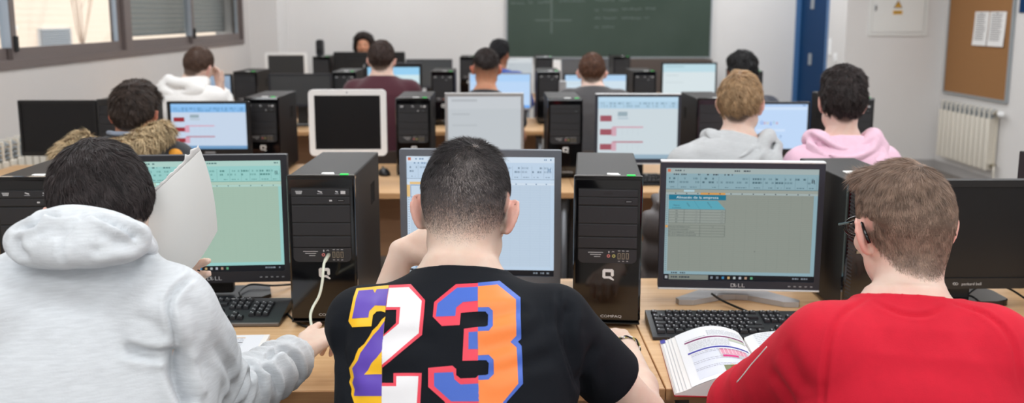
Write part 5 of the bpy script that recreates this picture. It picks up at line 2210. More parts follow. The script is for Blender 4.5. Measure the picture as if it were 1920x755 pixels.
class Person:
    def __init__(self, label, H, head=(0, 10, 0), body=0.0, seat=None, res=0.006, skin='fair', hs=1.0, nb=None, sh=None, el=None, wr=None,
                 hands=(None, None), lean=0.14, hipz=0.565, wide=1.0, ear=1.0, chair=True, group=None, torso_sx=1.0, who=None, hip=None, legs=True, ear_out=1.0):
        self.label = label
        self.res = res
        self.H = np.asarray(H, float)
        self.R = rot(*head)
        self.hs = hs
        self.skin = SKINS[skin]
        self.wide, self.ear, self.ear_out = wide, ear, ear_out
        y = math.radians(body)
        self.f = v3(-math.sin(y), math.cos(y), 0)
        self.r = v3(math.cos(y), math.sin(y), 0)
        self.body = body
        self.nb = np.asarray(nb, float) if nb is not None else self.H - self.f * .05 - Z * .165
        self.hip = np.asarray(hip, float) if hip is not None else v3(*(self.nb[:2] - self.f[:2] * lean), hipz)
        self.sh = [np.asarray(p, float) if p is not None else self.nb + self.r * s * .160 - Z * .082 + self.f * .005 for p, s in zip(sh or (None, None), (-1, 1))]
        self.el = [np.asarray(p, float) if p is not None else self.sh[i] + self.r * s * .05 + self.f * .16 + Z * (0.81 - self.sh[i][2]) for i, (p, s) in enumerate(zip(el or (None, None), (-1, 1)))]
        self.wr = [np.asarray(p, float) if p is not None else self.el[i] - self.r * s * .09 + self.f * .23 + Z * (0.80 - self.el[i][2]) for i, (p, s) in enumerate(zip(wr or (None, None), (-1, 1)))]
        self.hands = hands
        self.tsx = torso_sx
        self.who = who or label
        self.legs = legs
        self.kn = [self.hip + self.r * s * .12 + self.f * .40 - Z * (self.hip[2] - .535) for s in (-1, 1)]
        self.an = [k + self.f * .02 - Z * (k[2] - .085) for k in self.kn]
        if chair:
            place_chair(float(self.hip[0]), float(self.hip[1]) + 0.03, y, who or 'student')
        self.origin = v3(self.hip[0], self.hip[1], 0)

    def bounds(self, pad=.2):
        P = np.array([self.H, self.nb, self.hip] + self.sh + self.el + self.wr + (self.kn + self.an if self.legs else []))
        return P.min(0) - pad, P.max(0) + pad

    def build(self, scalp=None):
        B = Field()
        head_prims(B, self.H, self.R, self.hs, self.wide, self.ear, self.ear_out)
        base = self.H + self.R @ v3(0, -.030, -.055) * self.hs
        nr = .058 * self.hs * (1 + (self.wide - 1) * .8)
        B.u(rcone(self.nb - Z * .02, base, nr * 1.02, nr * .97), .035)
        B.u(torso(self.hip, self.nb, self.sh[1] - self.sh[0], TORSO, -.004, self.tsx, cut=(-.02, 1.04)), .03)
        for i, s in enumerate((-1, 1)):
            B.u(rcone(self.nb - Z * .045 + self.r * s * .03, self.sh[i], .046, .046), .05)
            B.u(rcone(self.sh[i], self.el[i], .047, .038), .02)
            m = self.el[i] * .65 + self.wr[i] * .35
            B.u(rcone(self.el[i], m, .036, .039), .02)
            B.u(rcone(m, self.wr[i], .039, .0255), .015)
            hd = self.hands[i] or {}
            d = hd.get('d', self.wr[i] - self.el[i])
            d = np.asarray(d, float).copy()
            if 'd' not in hd:
                d[2] = -.05 * np.linalg.norm(d)
            B_kw = {k: v for k, v in hd.items() if k not in ('d', 'up')}
            hand_prims(B, self.wr[i], d, np.asarray(hd.get('up', Z), float), s > 0, **B_kw)
            if self.legs:
                B.u(rcone(self.hip + self.r * s * .085, self.kn[i], .082, .052), .03)
                B.u(rcone(self.kn[i], self.an[i], .05, .036), .02)
                B.u(rcone(self.an[i] - Z * .03, self.an[i] - Z * .045 + self.f * .14, .034, .026), .02)
        lo, hi = self.bounds()
        V, Q = B.mesh(lo, hi, self.res)
        V = smooth_mesh(V, Q, 1, .35)
        L = (V - self.H) @ self.R / self.hs
        sc = scalp(L) if scalp is not None else np.clip((L[:, 2] - hairline(L) + .012) / .012, 0, 1) * (np.abs(L).max(1) < .2)
        eard = np.abs(np.abs(L[:, 0]) - .09 * self.wide)
        isear = np.clip((np.abs(L[:, 0]) - .0745 * self.wide) / .006, 0, 1) * (np.abs(L[:, 2] + .012) < .05) * (np.abs(L[:, 1] + .01) < .04)
        sc = sc * (1 - isear)
        self.V, self.Q, self.L = V, Q, L
        self.root = np_mesh('person', V, Q, None, [self.skin], None, True, {'scalp': sc, 'blush': isear * .7}, origin=self.origin)
        tag(self.root, self.label, 'person')
        for q in (-1, 1):   # irises
            c = self.H + self.R @ (v3(q * .031 * self.wide, .0935, .005) * self.hs) - self.origin
            bm2 = bmesh.new()
            bmesh.ops.create_uvsphere(bm2, u_segments=10, v_segments=6, radius=.0052)
            b = MB()
            b._merge(bm2, Matrix.Translation(c) @ Matrix(self.R).to_4x4() @ Matrix.Diagonal((1, .35, 1, 1)), M['warn_dark'], True)
            b.build('eye', self.root)
        return self

    def part(self, name, Fd, h, m, lo=None, hi=None, smooth=1, attrs=None, creases=None):
        a, b = self.bounds(.22)
        V, Q = Fd.mesh(a if lo is None else lo, b if hi is None else hi, h)
        if smooth:
            V = smooth_mesh(V, Q, smooth, .4)
        if creases:
            V = crease(V, Q, creases)
        o = np_mesh(name, V, Q, None, [m], self.root, True, origin=self.origin, attrs=attrs)
        return o, V, Q

    def legwear(self, m=None, shoes=None):
        T = Field()
        T.u(torso(self.hip, self.nb, self.sh[1] - self.sh[0], TORSO, .008, cut=(-.16, .2)), .02)
        for i, s in enumerate((-1, 1)):
            T.u(rcone(self.hip + self.r * s * .088, self.kn[i], .092, .066), .03)
            T.u(rcone(self.kn[i], self.an[i] - Z * .0, .064, .056), .02)
        T.clip(lambda P: .457 - P[..., 2] - 10 * np.clip((P - self.hip) @ self.f - .22, 0, 1), 0)
        T.warp(drape(.004))
        self.part('trousers', T, .014, m or M['trousers'])
        S = Field()
        for i in range(2):
            S.u(rcone(self.an[i] - Z * .035 - self.f * .02, self.an[i] - Z * .045 + self.f * .15, .042, .036), .02)
            S.u(rcone(self.an[i] - Z * .03, self.an[i] + Z * .02, .045, .043), .02)
        S.clip(lambda P: .003 - P[..., 2], 0)
        for i in range(2):
            Fd = Field()
            Fd.u(rcone(self.an[i] - Z * .035 - self.f * .02, self.an[i] - Z * .045 + self.f * .15, .042, .036), .02)
            Fd.u(rcone(self.an[i] - Z * .03, self.an[i] + Z * .02, .045, .043), .02)
            Fd.clip(lambda P: .003 - P[..., 2], 0)
            self.part('shoe', Fd, .012, shoes or M['shoe'])

    def top(self, name, m, sleeve=1.0, loose=.014, collar='rib', hood=None, h=None, extra=None, fold=.006, hem=.05, sl_r=None, dr=.004, tab=None, cut=1.01, post=None, seed=0.0, creases=None, hood_creases=None):
        T = Field()
        T.u(torso(self.hip, self.nb, self.sh[1] - self.sh[0], tab or TORSO, loose - .002, self.tsx, 1.0, (hem - .12, cut)), .0)
        for i, s in enumerate((-1, 1)):
            T.u(rcone(self.nb - Z * .052 + self.r * s * .035, self.sh[i], .034 + loose, .044 + loose), .035)
            a, b, c = self.sh[i], self.el[i], self.wr[i]
            r0, r1, r2 = sl_r or (.050 + loose, .046 + loose, .036 + loose * .7)
            if sleeve < 1:
                e = a + (b - a) * sleeve
                n = unit(b - a)
                fn = rcone(a, a + (b - a) * 1.15, r0, r1 + .006)
                T.u((lambda fn, e, n: lambda P: smax(fn(P), (P - e) @ n, .012))(fn, e, n), .03)
            else:
                T.u(rcone(a, b, r0, r1), .03)
                n = unit(c - b)
                e = c - n * .006
                fs = rcone(b, c, r1, r2)
                T.u((lambda fs, e, n: lambda P: np.maximum(fs(P), (P - e + n * .03) @ n))(fs, e, n), .02)
                fc = rcone(c - n * .07, c + n * .03, .034 + loose * .35, .032 + loose * .3)
                T.u((lambda fc, e, n: lambda P: np.maximum(fc(P), np.abs((P - e + n * .032) @ n) - .032))(fc, e, n), .008)
        if collar == 'rib':
            zx = unit(unit(self.H + self.R @ v3(0, -.03, -.055) - self.nb) * .45 + Z * .55)
            ctr = self.nb - Z * .006 + self.f * .004
            xx = unit(self.sh[1] - self.sh[0])
            yy = np.cross(zx, xx)
            nr = .058 * self.hs * (1 + (self.wide - 1) * .8)
            pts = []
            for k in range(17):
                t = 2 * PI * k / 16
                pts.append(ctr + xx * math.cos(t) * (nr + .010) + yy * math.sin(t) * (nr + .008) + Z * (-.022 * math.sin(t) if math.sin(t) > 0 else 0))
            T.u(poly(pts, [.0095] * 17), .020)
        if extra:
            extra(T)
        T.warp(drape(dr, seed=seed))
        if fold and sleeve >= 1:
            for i in range(2):
                T.warp(folds(self.el[i], self.wr[i], fold, .042, .1, i + 2.0, .05, .95))
                T.warp(folds(self.sh[i], self.el[i], fold * .6, .06, .11, i + 7.0, .45, 1.05))
        if post:
            post(T)
        o, V, Q = self.part(name, T, h or self.res * 1.15, m, creases=creases)
        if hood:
            K = Field()
            hood(K)
            K.warp(drape(dr, seed=seed + 3))
            ho, _, _ = self.part('hood', K, h or self.res * 1.15, m, creases=hood_creases)
            ho.parent = o
        return o, V, Q

    def hood(self, k=1.0, depth=.10, wide=.125, drop=.11, r=.024, vee=.05, lift=0.0):
        """a hood lying down the back: rolled rim round the neck and a hanging pouch"""
        nb, x, f = self.nb, unit(self.sh[1] - self.sh[0]), self.f

        def P(a, b, c):
            return nb + x * a * k + f * b * k + Z * (c * k + lift)

        def add(T):
            rim = [P(-.055, .085, -.06), P(-.088, .05, -.026), P(-.098, .0, -.004), P(-.082, -.045, -.004), P(-.045, -.074, -.006 - vee * .5), P(0, -.088, -.008 - vee), P(.045, -.074, -.006 - vee * .5), P(.082, -.045, -.004), P(.098, 0, -.004), P(.088, .05, -.026), P(.055, .085, -.06)]
            T.u(poly(catmull(rim, 3), list(np.interp(np.linspace(0, 10, 31), range(11), [.016, .020] + [r] * 7 + [.020, .016]) * k)), .012)
            T.u(ell(P(0, -.085, -.055 - vee * .5), v3(wide, .042, drop * .62) * k), .03)
            T.u(poly([P(-wide * .9, -.05, -.03), P(-wide * .62, -.10, -drop * .75 - vee * .4), P(0, -.118, -drop - vee * .5), P(wide * .62, -.10, -drop * .75 - vee * .4), P(wide * .9, -.05, -.03)], [.02 * k, .024 * k, .026 * k, .024 * k, .02 * k]), .03)
            T.sub(poly([P(-.100, -.052, -.016), P(-.055, -.110, -.034 - vee * .6), P(.0, -.128, -.050 - vee * .8), P(.055, -.110, -.034 - vee * .6), P(.100, -.052, -.016)], [.006 * k, .008 * k, .009 * k, .008 * k, .006 * k]), .016)
        return add

    def crop(self, col, thick=.012, hl=None, tuft=.006, n=4000, ln=.02, width=.0012, lift=.35, seed=1, cvar=.3, h=None, shape=None, swirl=.4, messy=.35, capcol=None, crown=(0, -.06, .115), nscale=60, seg=2, grav=0.1, capup=0.0):
        """hair: a modelled under-layer with strands growing from it"""
        hl = hl or HAIRLINE
        H, R, s = self.H, self.R, self.hs
        C = Field()
        g = lambda x, y, z: H + R @ (v3(x * self.wide, y, z) * s)
        w = self.wide
        C.u(ell(g(0, -.014, .036), v3(.0765 * w, .098, .087) * s, R), 0)
        C.u(ell(g(0, -.045, .010), v3(.066 * w, .062, .065) * s, R), .04 * s)
        C.u(ell(g(0, .034, -.028), v3(.060 * w, .062, .080) * s, R), .035 * s)
        C.warp(lambda P, D: D - thick * s)
        if shape:
            shape(C, g, R, s)

        def lim(P):
            q = (P - H) @ R / s
            return (hairline(q, hl) + capup - q[..., 2]) * .8 * s
        C.clip(lim, .012 * s)

        def fr(P):
            q = (P - H) @ R / s
            return (q[..., 1] - (.074 + .35 * (q[..., 2] - .05).clip(-.02, .1))) * s
        C.clip(fr, .012 * s)
        if tuft:
            def wp(P, D):
                m = np.abs(D) < .03
                o = D.copy()
                if m.any():
                    o[m] = D[m] - tuft * (fbm(((P[m] - H) @ R) * nscale + seed, 2) - .45) * 2
                return o
            C.warp(wp)
        pad = .2 * s
        V, Q = C.mesh(H - pad, H + pad, h or max(.004, self.res * .8))
        V = smooth_mesh(V, Q, 1, .3)
        if capup:
            SV_, SQ_ = self.V, self.Q
            mk = lambda L: np.clip((L[:, 2] - hairline(L, hl) + .004) / .016, 0, 1) * (np.abs(L).max(1) < .16) * (L[:, 1] < .075 + .35 * (L[:, 2] - .05).clip(-.02, .1)) * (~((np.abs(L[:, 0]) > .0765 * self.wide) & (L[:, 2] < .032)))
        else:
            SV_, SQ_ = V, Q
            mk = lambda L: ((L[:, 2] - hairline(L, hl)) > .002) * 1.0
        st = strands(SV_, SQ_, H, R, n, (lambda L: np.full(len(L), ln)) if np.isscalar(ln) else ln, mk, crown, lift, swirl, width, seg, col, cvar, seed, messy, grav, s=s)
        st2 = None
        if capup:
            st2 = strands(V, Q, H, R, n // 3, (lambda L: np.full(len(L), ln)) if np.isscalar(ln) else ln, lambda L: 1.0 * (L[:, 2] > .03), crown, lift, swirl, width, seg, col, cvar, seed + 50, messy, grav, s=s)
        return hair_object(self.root, V, Q, [(V, Q, capcol or col)], [st, st2], M['hair'])

# ================================================================ people
# --- student in the black T-shirt with the large number
H = at(874, 394, Y=1.66)
p2 = Person('student in black T-shirt with a large multicoloured 23 on the back', H, head=(-7, 24, 2), body=0, res=.0042, skin='fair_dark', hs=1.0, wide=1.03, ear_out=1.0,
            nb=at(862, 516, Y=1.575), sh=[at(682, 600, Y=1.545), at(1040, 600, Y=1.535)], el=[at(688, 690, Y=1.77), at(1210, 775, Z=.797)],
            wr=[at(752, 474, Y=1.84), at(1173, 650, Y=1.93)], hip=v3(-.085, 1.33, .565), torso_sx=1.05,
            hands=(dict(d=v3(.8, .35, .25), up=v3(-.2, -.9, .6), curl=.35), dict(d=v3(-.22, .9, -.02), up=Z, curl=.75, thumb=(.8, .5, -.2))), who='student with the number 23')


def fade(L):
    t = L[:, 2] + .25 * (L[:, 1] + .06).clip(-.1, .02)
    edge = -.075 + .022 * np.clip((.075 - np.abs(L[:, 0])) / .03, -1, 1) * 0
    a = np.clip((t + .070) / .075, 0, 1) ** .9
    front = (L[:, 1] < .02) | (L[:, 2] > .06)
    whorl = np.exp(-(((L[:, 0] - .012) / .034) ** 2 + ((L[:, 2] - .068) / .042) ** 2)) * (L[:, 1] < 0)
    return np.where(front, a * .88 * (1 - .62 * whorl), 0) * (np.abs(L).max(1) < .2)


p2.build(fade)
p2.legwear()
shirt_dark = mat('black_jersey', (15, 19, 26), .85, spec=.25, bump=.15, bscale=700)
TAB2 = [(-.10, .170, .125), (0, .185, .130), (.25, .180, .118), (.5, .183, .115), (.7, .192, .118), (.82, .190, .110), (.90, .150, .096), (.96, .104, .078), (1.0, .074, .064), (1.05, .06, .06)]


CR2 = [([(1054, 508), (1047, 560), (1050, 620), (1062, 680), (1084, 745)], .004, .005), ([(1072, 560), (1060, 610), (1075, 680), (1100, 760)], .012, .010), ([(1120, 640), (1095, 690), (1100, 740)], .012, .006),
       ([(655, 575), (640, 640), (650, 700), (668, 760)], .014, .006), ([(700, 640), (760, 628), (830, 640)], .016, .003),
       ([(880, 600), (940, 590), (1000, 575)], .012, .004), ([(890, 660), (960, 640), (1040, 600)], .014, .004),
       ([(660, 690), (720, 700), (790, 690)], .012, .003), ([(900, 700), (960, 690), (1050, 660)], .012, .004)]
shirt, SV, SQ = p2.top('tshirt', shirt_dark, sleeve=.62, loose=.012, collar='rib', tab=TAB2, sl_r=(.058, .059, .05), h=.0046, dr=.004, seed=3.0, creases=CR2)
hair2 = []
hl2 = [(-.14, -.05), (-.05, -.05), (-.02, -.01), (0, .022), (.03, .02), (.045, .03), (.06, .058), (.085, .08), (.12, .10)]
ROOTM = lambda L: np.clip((L[:, 2] - hairline(L, [(-.14, -.075), (-.05, -.072), (-.022, -.03), (0, .02), (.03, .02), (.06, .058), (.085, .08), (.12, .1)])) / .07, 0, 1) ** .7 * (np.abs(L).max(1) < .16) * (~((np.abs(L[:, 0]) > .0765) & (L[:, 2] < .032)))
LEN2 = lambda L: np.interp(L[:, 2], [-.07, -.02, .03, .07, .10, .13], [.0018, .0035, .006, .010, .017, .022])
WH2 = lambda L: np.exp(-(((L[:, 0] - .012) / .034) ** 2 + ((L[:, 2] - .068) / .042) ** 2)) * (L[:, 1] < 0)
LOW2 = lambda L: ROOTM(L) * np.clip((.070 - L[:, 2]) / .05, 0, 1) + WH2(L) * .6
TOP2 = lambda L: ROOTM(L) * np.clip((L[:, 2] - .005) / .05, 0, 1) * (1 - .96 * WH2(L))
st = [strands(p2.V, p2.Q, p2.H, p2.R, 42000, LEN2, LOW2, (.014, -.065, .100), .34, .45, .00022, 2, (92, 86, 86), .35, 5, .30, 0.0),
      strands(p2.V, p2.Q, p2.H, p2.R, 42000, LEN2, TOP2, (.014, -.065, .100), .42, .45, .00032, 2, (48, 43, 44), .4, 15, .35, 0.0),
      strands(p2.V, p2.Q, p2.H, p2.R, 9000, lambda L: np.full(len(L), .006), lambda L: WH2(L) ** 1.3, (.014, -.065, .100), .40, .45, .00028, 2, (190, 180, 176), .3, 25, .4, 0.0),
      strands(p2.V, p2.Q, p2.H, p2.R, 6000, lambda L: np.full(len(L), .024), lambda L: np.clip((L[:, 2] - .095) / .02, 0, 1) * (L[:, 1] > -.06), (.0, -.075, .11), .55, .3, .0005, 2, (44, 38, 38), .4, 6, .4, 0.0)]
hair_object(p2.root, p2.V, p2.Q, [], st, M['hair'])

# --- printed number, laid on the shirt
bvh = BVHTree.FromPolygons([tuple(p) for p in SV], [tuple(int(i) for i in q) for q in SQ])
Y_, PU, WH, RE, BL, OR = (252, 194, 20), (96, 66, 180), (240, 238, 240), (238, 62, 84), (66, 104, 200), (255, 138, 62)
c1 = lambda L: [(640 + u / 3.211, 520 + v / 3.211) for u, v in L]
c2 = lambda L: [(795 + u / 3.145, 515 + v / 3.145) for u, v in L]
ART = [
    (c1([(288, 48), (92, 68), (74, 120), (45, 263), (68, 300), (183, 294), (192, 228), (215, 206), (240, 203), (266, 212), (270, 170), (280, 110)]), Y_, 1),
    (c1([(286, 70), (214, 74), (203, 97), (191, 76), (105, 82), (90, 130), (68, 248), (165, 243), (170, 205), (205, 170), (270, 172)]), PU, 2),
    (c1([(267, 236), (245, 255), (220, 290), (190, 318), (170, 355), (140, 400), (105, 430), (92, 458), (80, 495), (50, 545), (60, 600), (50, 630), (65, 672), (62, 705), (80, 755), (88, 880), (243, 880), (245, 712), (247, 580), (248, 440), (255, 360), (262, 262)]), Y_, 1),
    (c1([(262, 264), (228, 312), (195, 347), (160, 397), (118, 455), (102, 500), (70, 545), (81, 600), (71, 632), (85, 672), (80, 712), (245, 712), (247, 580), (248, 440), (254, 362)]), PU, 2),
    (c1([(247, 445), (215, 485), (185, 515), (165, 556), (140, 586), (247, 582)]), Y_, 3),
    (c1([(290, 48), (420, 42), (505, 138), (487, 345), (300, 500), (240, 548), (232, 535), (255, 345), (330, 275), (333, 195), (268, 197), (280, 110)]), RE, 1),
    (c1([(289, 66), (408, 61), (485, 142), (467, 335), (300, 480), (232, 535), (245, 440), (252, 358), (348, 278), (357, 180), (273, 180)]), WH, 2),
    (c1([(246, 634), (315, 634), (315, 574), (485, 574), (476, 755), (472, 880), (243, 880)]), RE, 1),
    (c1([(246, 654), (332, 654), (333, 594), (465, 594), (455, 755), (451, 880), (243, 880)]), WH, 2),
    (c2([(318, 50), (188, 57), (60, 162), (52, 248), (105, 302), (210, 297), (217, 225), (318, 216)]), RE, 1),
    (c2([(317, 72), (195, 78), (80, 170), (70, 248), (185, 244), (190, 195), (230, 162), (317, 155)]), BL, 2),
    (c2([(318, 48), (445, 37), (567, 135), (572, 378), (553, 395), (575, 420), (583, 640), (490, 745), (420, 880), (327, 880), (322, 745), (320, 592), (362, 590), (378, 585), (382, 520), (368, 503), (318, 503), (318, 308), (362, 306), (376, 300), (378, 235), (362, 216), (318, 216)]), BL, 1),
    (c2([(318, 70), (432, 60), (540, 148), (543, 358), (508, 396), (545, 430), (555, 640), (465, 750), (410, 850), (327, 850), (322, 745), (320, 620), (380, 618), (412, 585), (410, 500), (382, 473), (318, 475), (318, 333), (382, 330), (407, 302), (405, 212), (382, 190), (318, 192)]), OR, 2),
    (c2([(318, 308), (236, 318), (226, 507), (318, 505)]), RE, 1),
    (c2([(317, 334), (263, 338), (262, 438), (317, 438)]), BL, 2),
    (c2([(25, 548), (168, 535), (190, 555), (190, 590), (215, 610), (305, 607), (320, 592), (322, 745), (327, 880), (190, 880), (120, 745), (25, 660)]), RE, 1),
    (c2([(60, 577), (172, 573), (180, 615), (215, 645), (321, 640), (325, 745), (160, 745), (60, 655)]), BL, 2),
]
pv, pf, pc = [], [], []
for pts, c, lay in ART:
    bm2 = bmesh.new()
    vs = [bm2.verts.new((x, -y, 0)) for x, y in pts]
    f = bm2.faces.new(vs)
    bmesh.ops.triangulate(bm2, faces=[f])
    xs, ys = [p[0] for p in pts], [-p[1] for p in pts]
    for g in np.arange(min(xs) + 5, max(xs), 5.0):
        bmesh.ops.bisect_plane(bm2, geom=bm2.verts[:] + bm2.edges[:] + bm2.faces[:], plane_co=(g, 0, 0), plane_no=(1, 0, 0))
    for g in np.arange(min(ys) + 5, max(ys), 5.0):
        bmesh.ops.bisect_plane(bm2, geom=bm2.verts[:] + bm2.edges[:] + bm2.faces[:], plane_co=(0, g, 0), plane_no=(0, 1, 0))
    b0 = len(pv)
    bm2.verts.index_update()
    okv = {}
    for v in bm2.verts:
        dr = Vector(ray(v.co.x, -v.co.y)).normalized()
        hit, no, fi, ds = bvh.ray_cast(Vector(CAM), dr)
        if hit is None:
            continue
        if no.dot(dr) > 0:
            no = -no
        okv[v.index] = len(pv)
        pv.append(tuple(hit + no * (.0006 + .00045 * lay)))
        pc.append(lin(c)[:3])
    for f in bm2.faces:
        if all(v.index in okv for v in f.verts):
            idx = [okv[v.index] for v in f.verts]
            pf.append(idx)
    bm2.free()
me = bpy.data.meshes.new('printed_number')
me.from_pydata([tuple(np.array(p) - p2.origin) for p in pv], [], pf)
a = me.attributes.new('col', 'FLOAT_COLOR', 'POINT')
c4 = np.ones((len(pv), 4), dtype=np.float32)
c4[:, :3] = pc
a.data.foreach_set('color', c4.ravel())
me.materials.append(M['shirt_print'])
for q in me.polygons:
    q.use_smooth = True
pn = link_mesh('printed_number', me, shirt)
# bracelet
w0, w1 = p2.el[1], p2.wr[1]
ax = unit(w1 - w0)
cc_ = w1 - ax * .012
u_ = unit(np.cross(ax, Z))
v_ = np.cross(u_, ax)
bmb = {0: MB(), 1: MB()}
for k in range(44):
    t = 2 * PI * k / 44
    t2 = 2 * PI * (k + 1) / 44
    for q, ph in ((0, 0), (1, PI)):
        a0 = 8 * t + ph
        rr0 = .0300 + .0016 * math.cos(a0)
        p = cc_ + (u_ * math.cos(t) + v_ * math.sin(t)) * rr0 + ax * .0022 * math.sin(a0)
        a1 = 8 * t2 + ph
        rr1 = .0300 + .0016 * math.cos(a1)
        e = cc_ + (u_ * math.cos(t2) + v_ * math.sin(t2)) * rr1 + ax * .0022 * math.sin(a1)
        bmb[0].tube([tuple(p - p2.origin), tuple(e - p2.origin)], .0017, M['jack_green'] if (q and (k // 2) % 2) else M['sticker'] if q else M['groove'], 6)
bmb[0].build('bracelet', p2.root)
bmb[1].bm.free()

# --- student in the light grey hoodie, front left
H = at(192, 398, Y=1.58)
p1 = Person('student in light grey hoodie at the front left, dark hair, hood down', H, head=(33, 24, -4), body=-6, res=.0046, skin='fair_dark', hs=1.0, wide=1.0, ear_out=.9,
            nb=at(172, 474, Y=1.49), sh=[at(-18, 588, Y=1.36), at(316, 588, Y=1.405)], el=[at(-60, 720, Y=1.62), at(414, 754, Y=1.61)],
            wr=[at(180, 585, Y=1.76), at(566, 660, Y=1.86)], hip=v3(-.70, 1.20, .565), torso_sx=1.16,
            hands=(dict(d=v3(.80, -.1, .30), up=v3(0, 1, -.1), curl=.22, thumb=(.9, .1, .3)), dict(d=v3(.40, .80, .10), up=v3(-.1, -.1, 1), curl=.9, thumb=(.85, .45, .1), tcurl=.4)), who='front left student')
p1.wr[0] = at(262, 545, Y=1.70)
p1.build(lambda L: np.clip((L[:, 2] - hairline(L) + .015) / .015, 0, 1) * (np.abs(L).max(1) < .2) * .9)
p1.legwear()
hood_grey = cloth('heather_grey_fleece', (214, 218, 222), 'heather', .075)


def hood1(T):
    W = lambda px, py, Y: at(px, py, Y=Y)
    rim = [W(262, 474, 1.54), W(280, 464, 1.46), W(250, 432, 1.425), (W(200, 412, 1.415)), W(140, 405, 1.405), W(92, 416, 1.40), W(62, 438, 1.40), W(48, 462, 1.44)]
    T.u(poly(catmull(rim, 4), list(np.interp(np.linspace(0, 7, 29), range(8), [.014, .016, .019, .020, .020, .021, .020, .016]))), .010)
    for c, r, q in ((W(82, 456, 1.355), (.052, .032, .034), 0), (W(148, 450, 1.352), (.092, .036, .040), 0), (W(214, 450, 1.372), (.058, .030, .028), .35)):
        a = math.radians(-14 if q else 4)
        E = np.array([[math.cos(a), 0, math.sin(a)], [0, 1, 0], [-math.sin(a), 0, math.cos(a)]])
        T.u(ell(c, r, E), .03)
    T.u(poly([W(36, 450, 1.365), W(50, 468, 1.34), W(120, 476, 1.318), W(198, 468, 1.33), W(262, 458, 1.378), W(282, 464, 1.42)], [.019, .020, .021, .019, .014, .011]), .018)
    pass


CR1 = [([(365, 517), (342, 532), (321, 557), (317, 581), (326, 623), (330, 655)], .0048, .011),
       ([(330, 650), (331, 686), (340, 718), (352, 745), (370, 770)], .012, .030),
       ([(225, 653), (270, 662), (300, 664), (330, 660)], .008, .014),
       ([(468, 678), (465, 707), (454, 735), (440, 765)], .008, .012),
       ([(538, 658), (556, 676), (561, 704), (556, 735)], .007, .012),
       ([(500, 674), (520, 656), (540, 660)], .006, .010),
       ([(491, 684), (515, 712), (524, 745)], .007, .008),
       ([(474, 692), (487, 718), (491, 750)], .006, .008),
       ([(345, 560), (372, 590), (380, 640)], .012, .005),
       ([(400, 640), (430, 690), (440, 730)], .010, .006),
       ([(60, 560), (130, 575), (220, 570)], .020, .003), ([(240, 590), (290, 612), (318, 640)], .012, .005)]
HC1 = [([(28, 428), (63, 420), (72, 411), (87, 402), (114, 405)], .0055, .020),
       ([(150, 405), (180, 405), (212, 418), (245, 433), (268, 450)], .0055, .017),
       ([(150, 386), (151, 410), (136, 417), (132, 431), (118, 442), (114, 475), (124, 498)], .0035, .005),
       ([(175, 440), (215, 446), (262, 448)], .009, .010), ([(165, 472), (210, 462), (270, 458)], .009, .009), ([(32, 440), (32, 466), (52, 486)], .008, .009),
       ([(60, 440), (100, 430), (120, 440)], .010, .006)]


p1.top('hoodie', hood_grey, loose=.020, collar=None, hem=.10, hood=hood1, h=.005, tab=TAB2, sl_r=(.074, .060, .046), fold=.010, dr=.006, creases=CR1, hood_creases=HC1, seed=9.0)
hl1 = [(-.14, -.075), (-.08, -.072), (-.045, -.06), (-.022, -.01), (0.0, .022), (.03, .018), (.045, .025), (.06, .05), (.085, .07), (.12, .09)]
p1.crop((56, 49, 49), thick=.004, hl=hl1, tuft=.003, n=36000, ln=lambda L: np.interp(L[:, 2], [-.06, 0, .08, .12], [.009, .011, .014, .018]), width=.00055, lift=.26, seed=3, cvar=.5, h=.004, swirl=.3, messy=.4, capcol=(26, 22, 23), grav=.12)

# --- student in the red sweatshirt, front right
H = at(1690, 426, Y=1.57)
p3 = Person('student in plain red sweatshirt with black glasses at the front right', H, head=(3, 13, -4), body=-4, res=.0042, skin='fair', hs=.955, wide=.99, ear_out=1.0,
            nb=at(1695, 552, Y=1.46), sh=[at(1552, 652, Y=1.42), at(1856, 655, Y=1.40)], el=[at(1392, 760, Y=1.63), at(2030, 770, Y=1.58)],
            wr=[at(1480, 716, Y=1.70) + Z * .02, at(1930, 720, Y=1.78) + Z * .03], hip=v3(.645, 1.24, .565), torso_sx=1.0, hands=(dict(curl=.95), dict(curl=.5)), who='student in red sweatshirt')
p3.nb = at(1696, 570, Y=1.475)
p3.build(lambda L: np.clip((L[:, 2] - hairline(L, [(-.14, -.084), (-.08, -.082), (-.045, -.070), (-.026, -.028), (-.01, .012), (.02, .018), (.04, .03), (.06, .05), (.085, .07), (.12, .09)]) + .004) / .02, 0, 1) * (np.abs(L).max(1) < .2) * .8)
p3.legwear()
red = mat('red_sweatshirt', (203, 14, 44), .9, var=.03, vscale=60, bump=.2, bscale=600)


CR3 = [([(1630, 556), (1580, 590), (1556, 640), (1546, 700), (1540, 790)], .0045, .0045),
       ([(1780, 566), (1850, 590), (1898, 640), (1912, 720)], .0045, .0045),
       ([(1470, 640), (1490, 690), (1520, 740)], .016, .005), ([(1440, 690), (1475, 735), (1500, 790)], .014, .005),
       ([(1640, 640), (1720, 655), (1800, 640)], .022, .003), ([(1640, 700), (1720, 690), (1830, 705)], .02, .003),
       ([(1640, 566), (1690, 588), (1740, 590), (1775, 570)], .004, .004)]
sw, RV, RQ = p3.top('sweatshirt', red, loose=.018, h=.0048, fold=.003, dr=.005, sl_r=(.072, .066, .046), creases=CR3, seed=5.0)
hl3 = [(-.14, -.084), (-.08, -.082), (-.045, -.070), (-.026, -.028), (-.01, .018), (.02, .022), (.04, .03), (.06, .05), (.085, .07), (.12, .09)]


def quiff(C, g, R, s):
    C.u(ell(g(-.01, .060, .092), v3(.054, .038, .024) * s, R), .03)


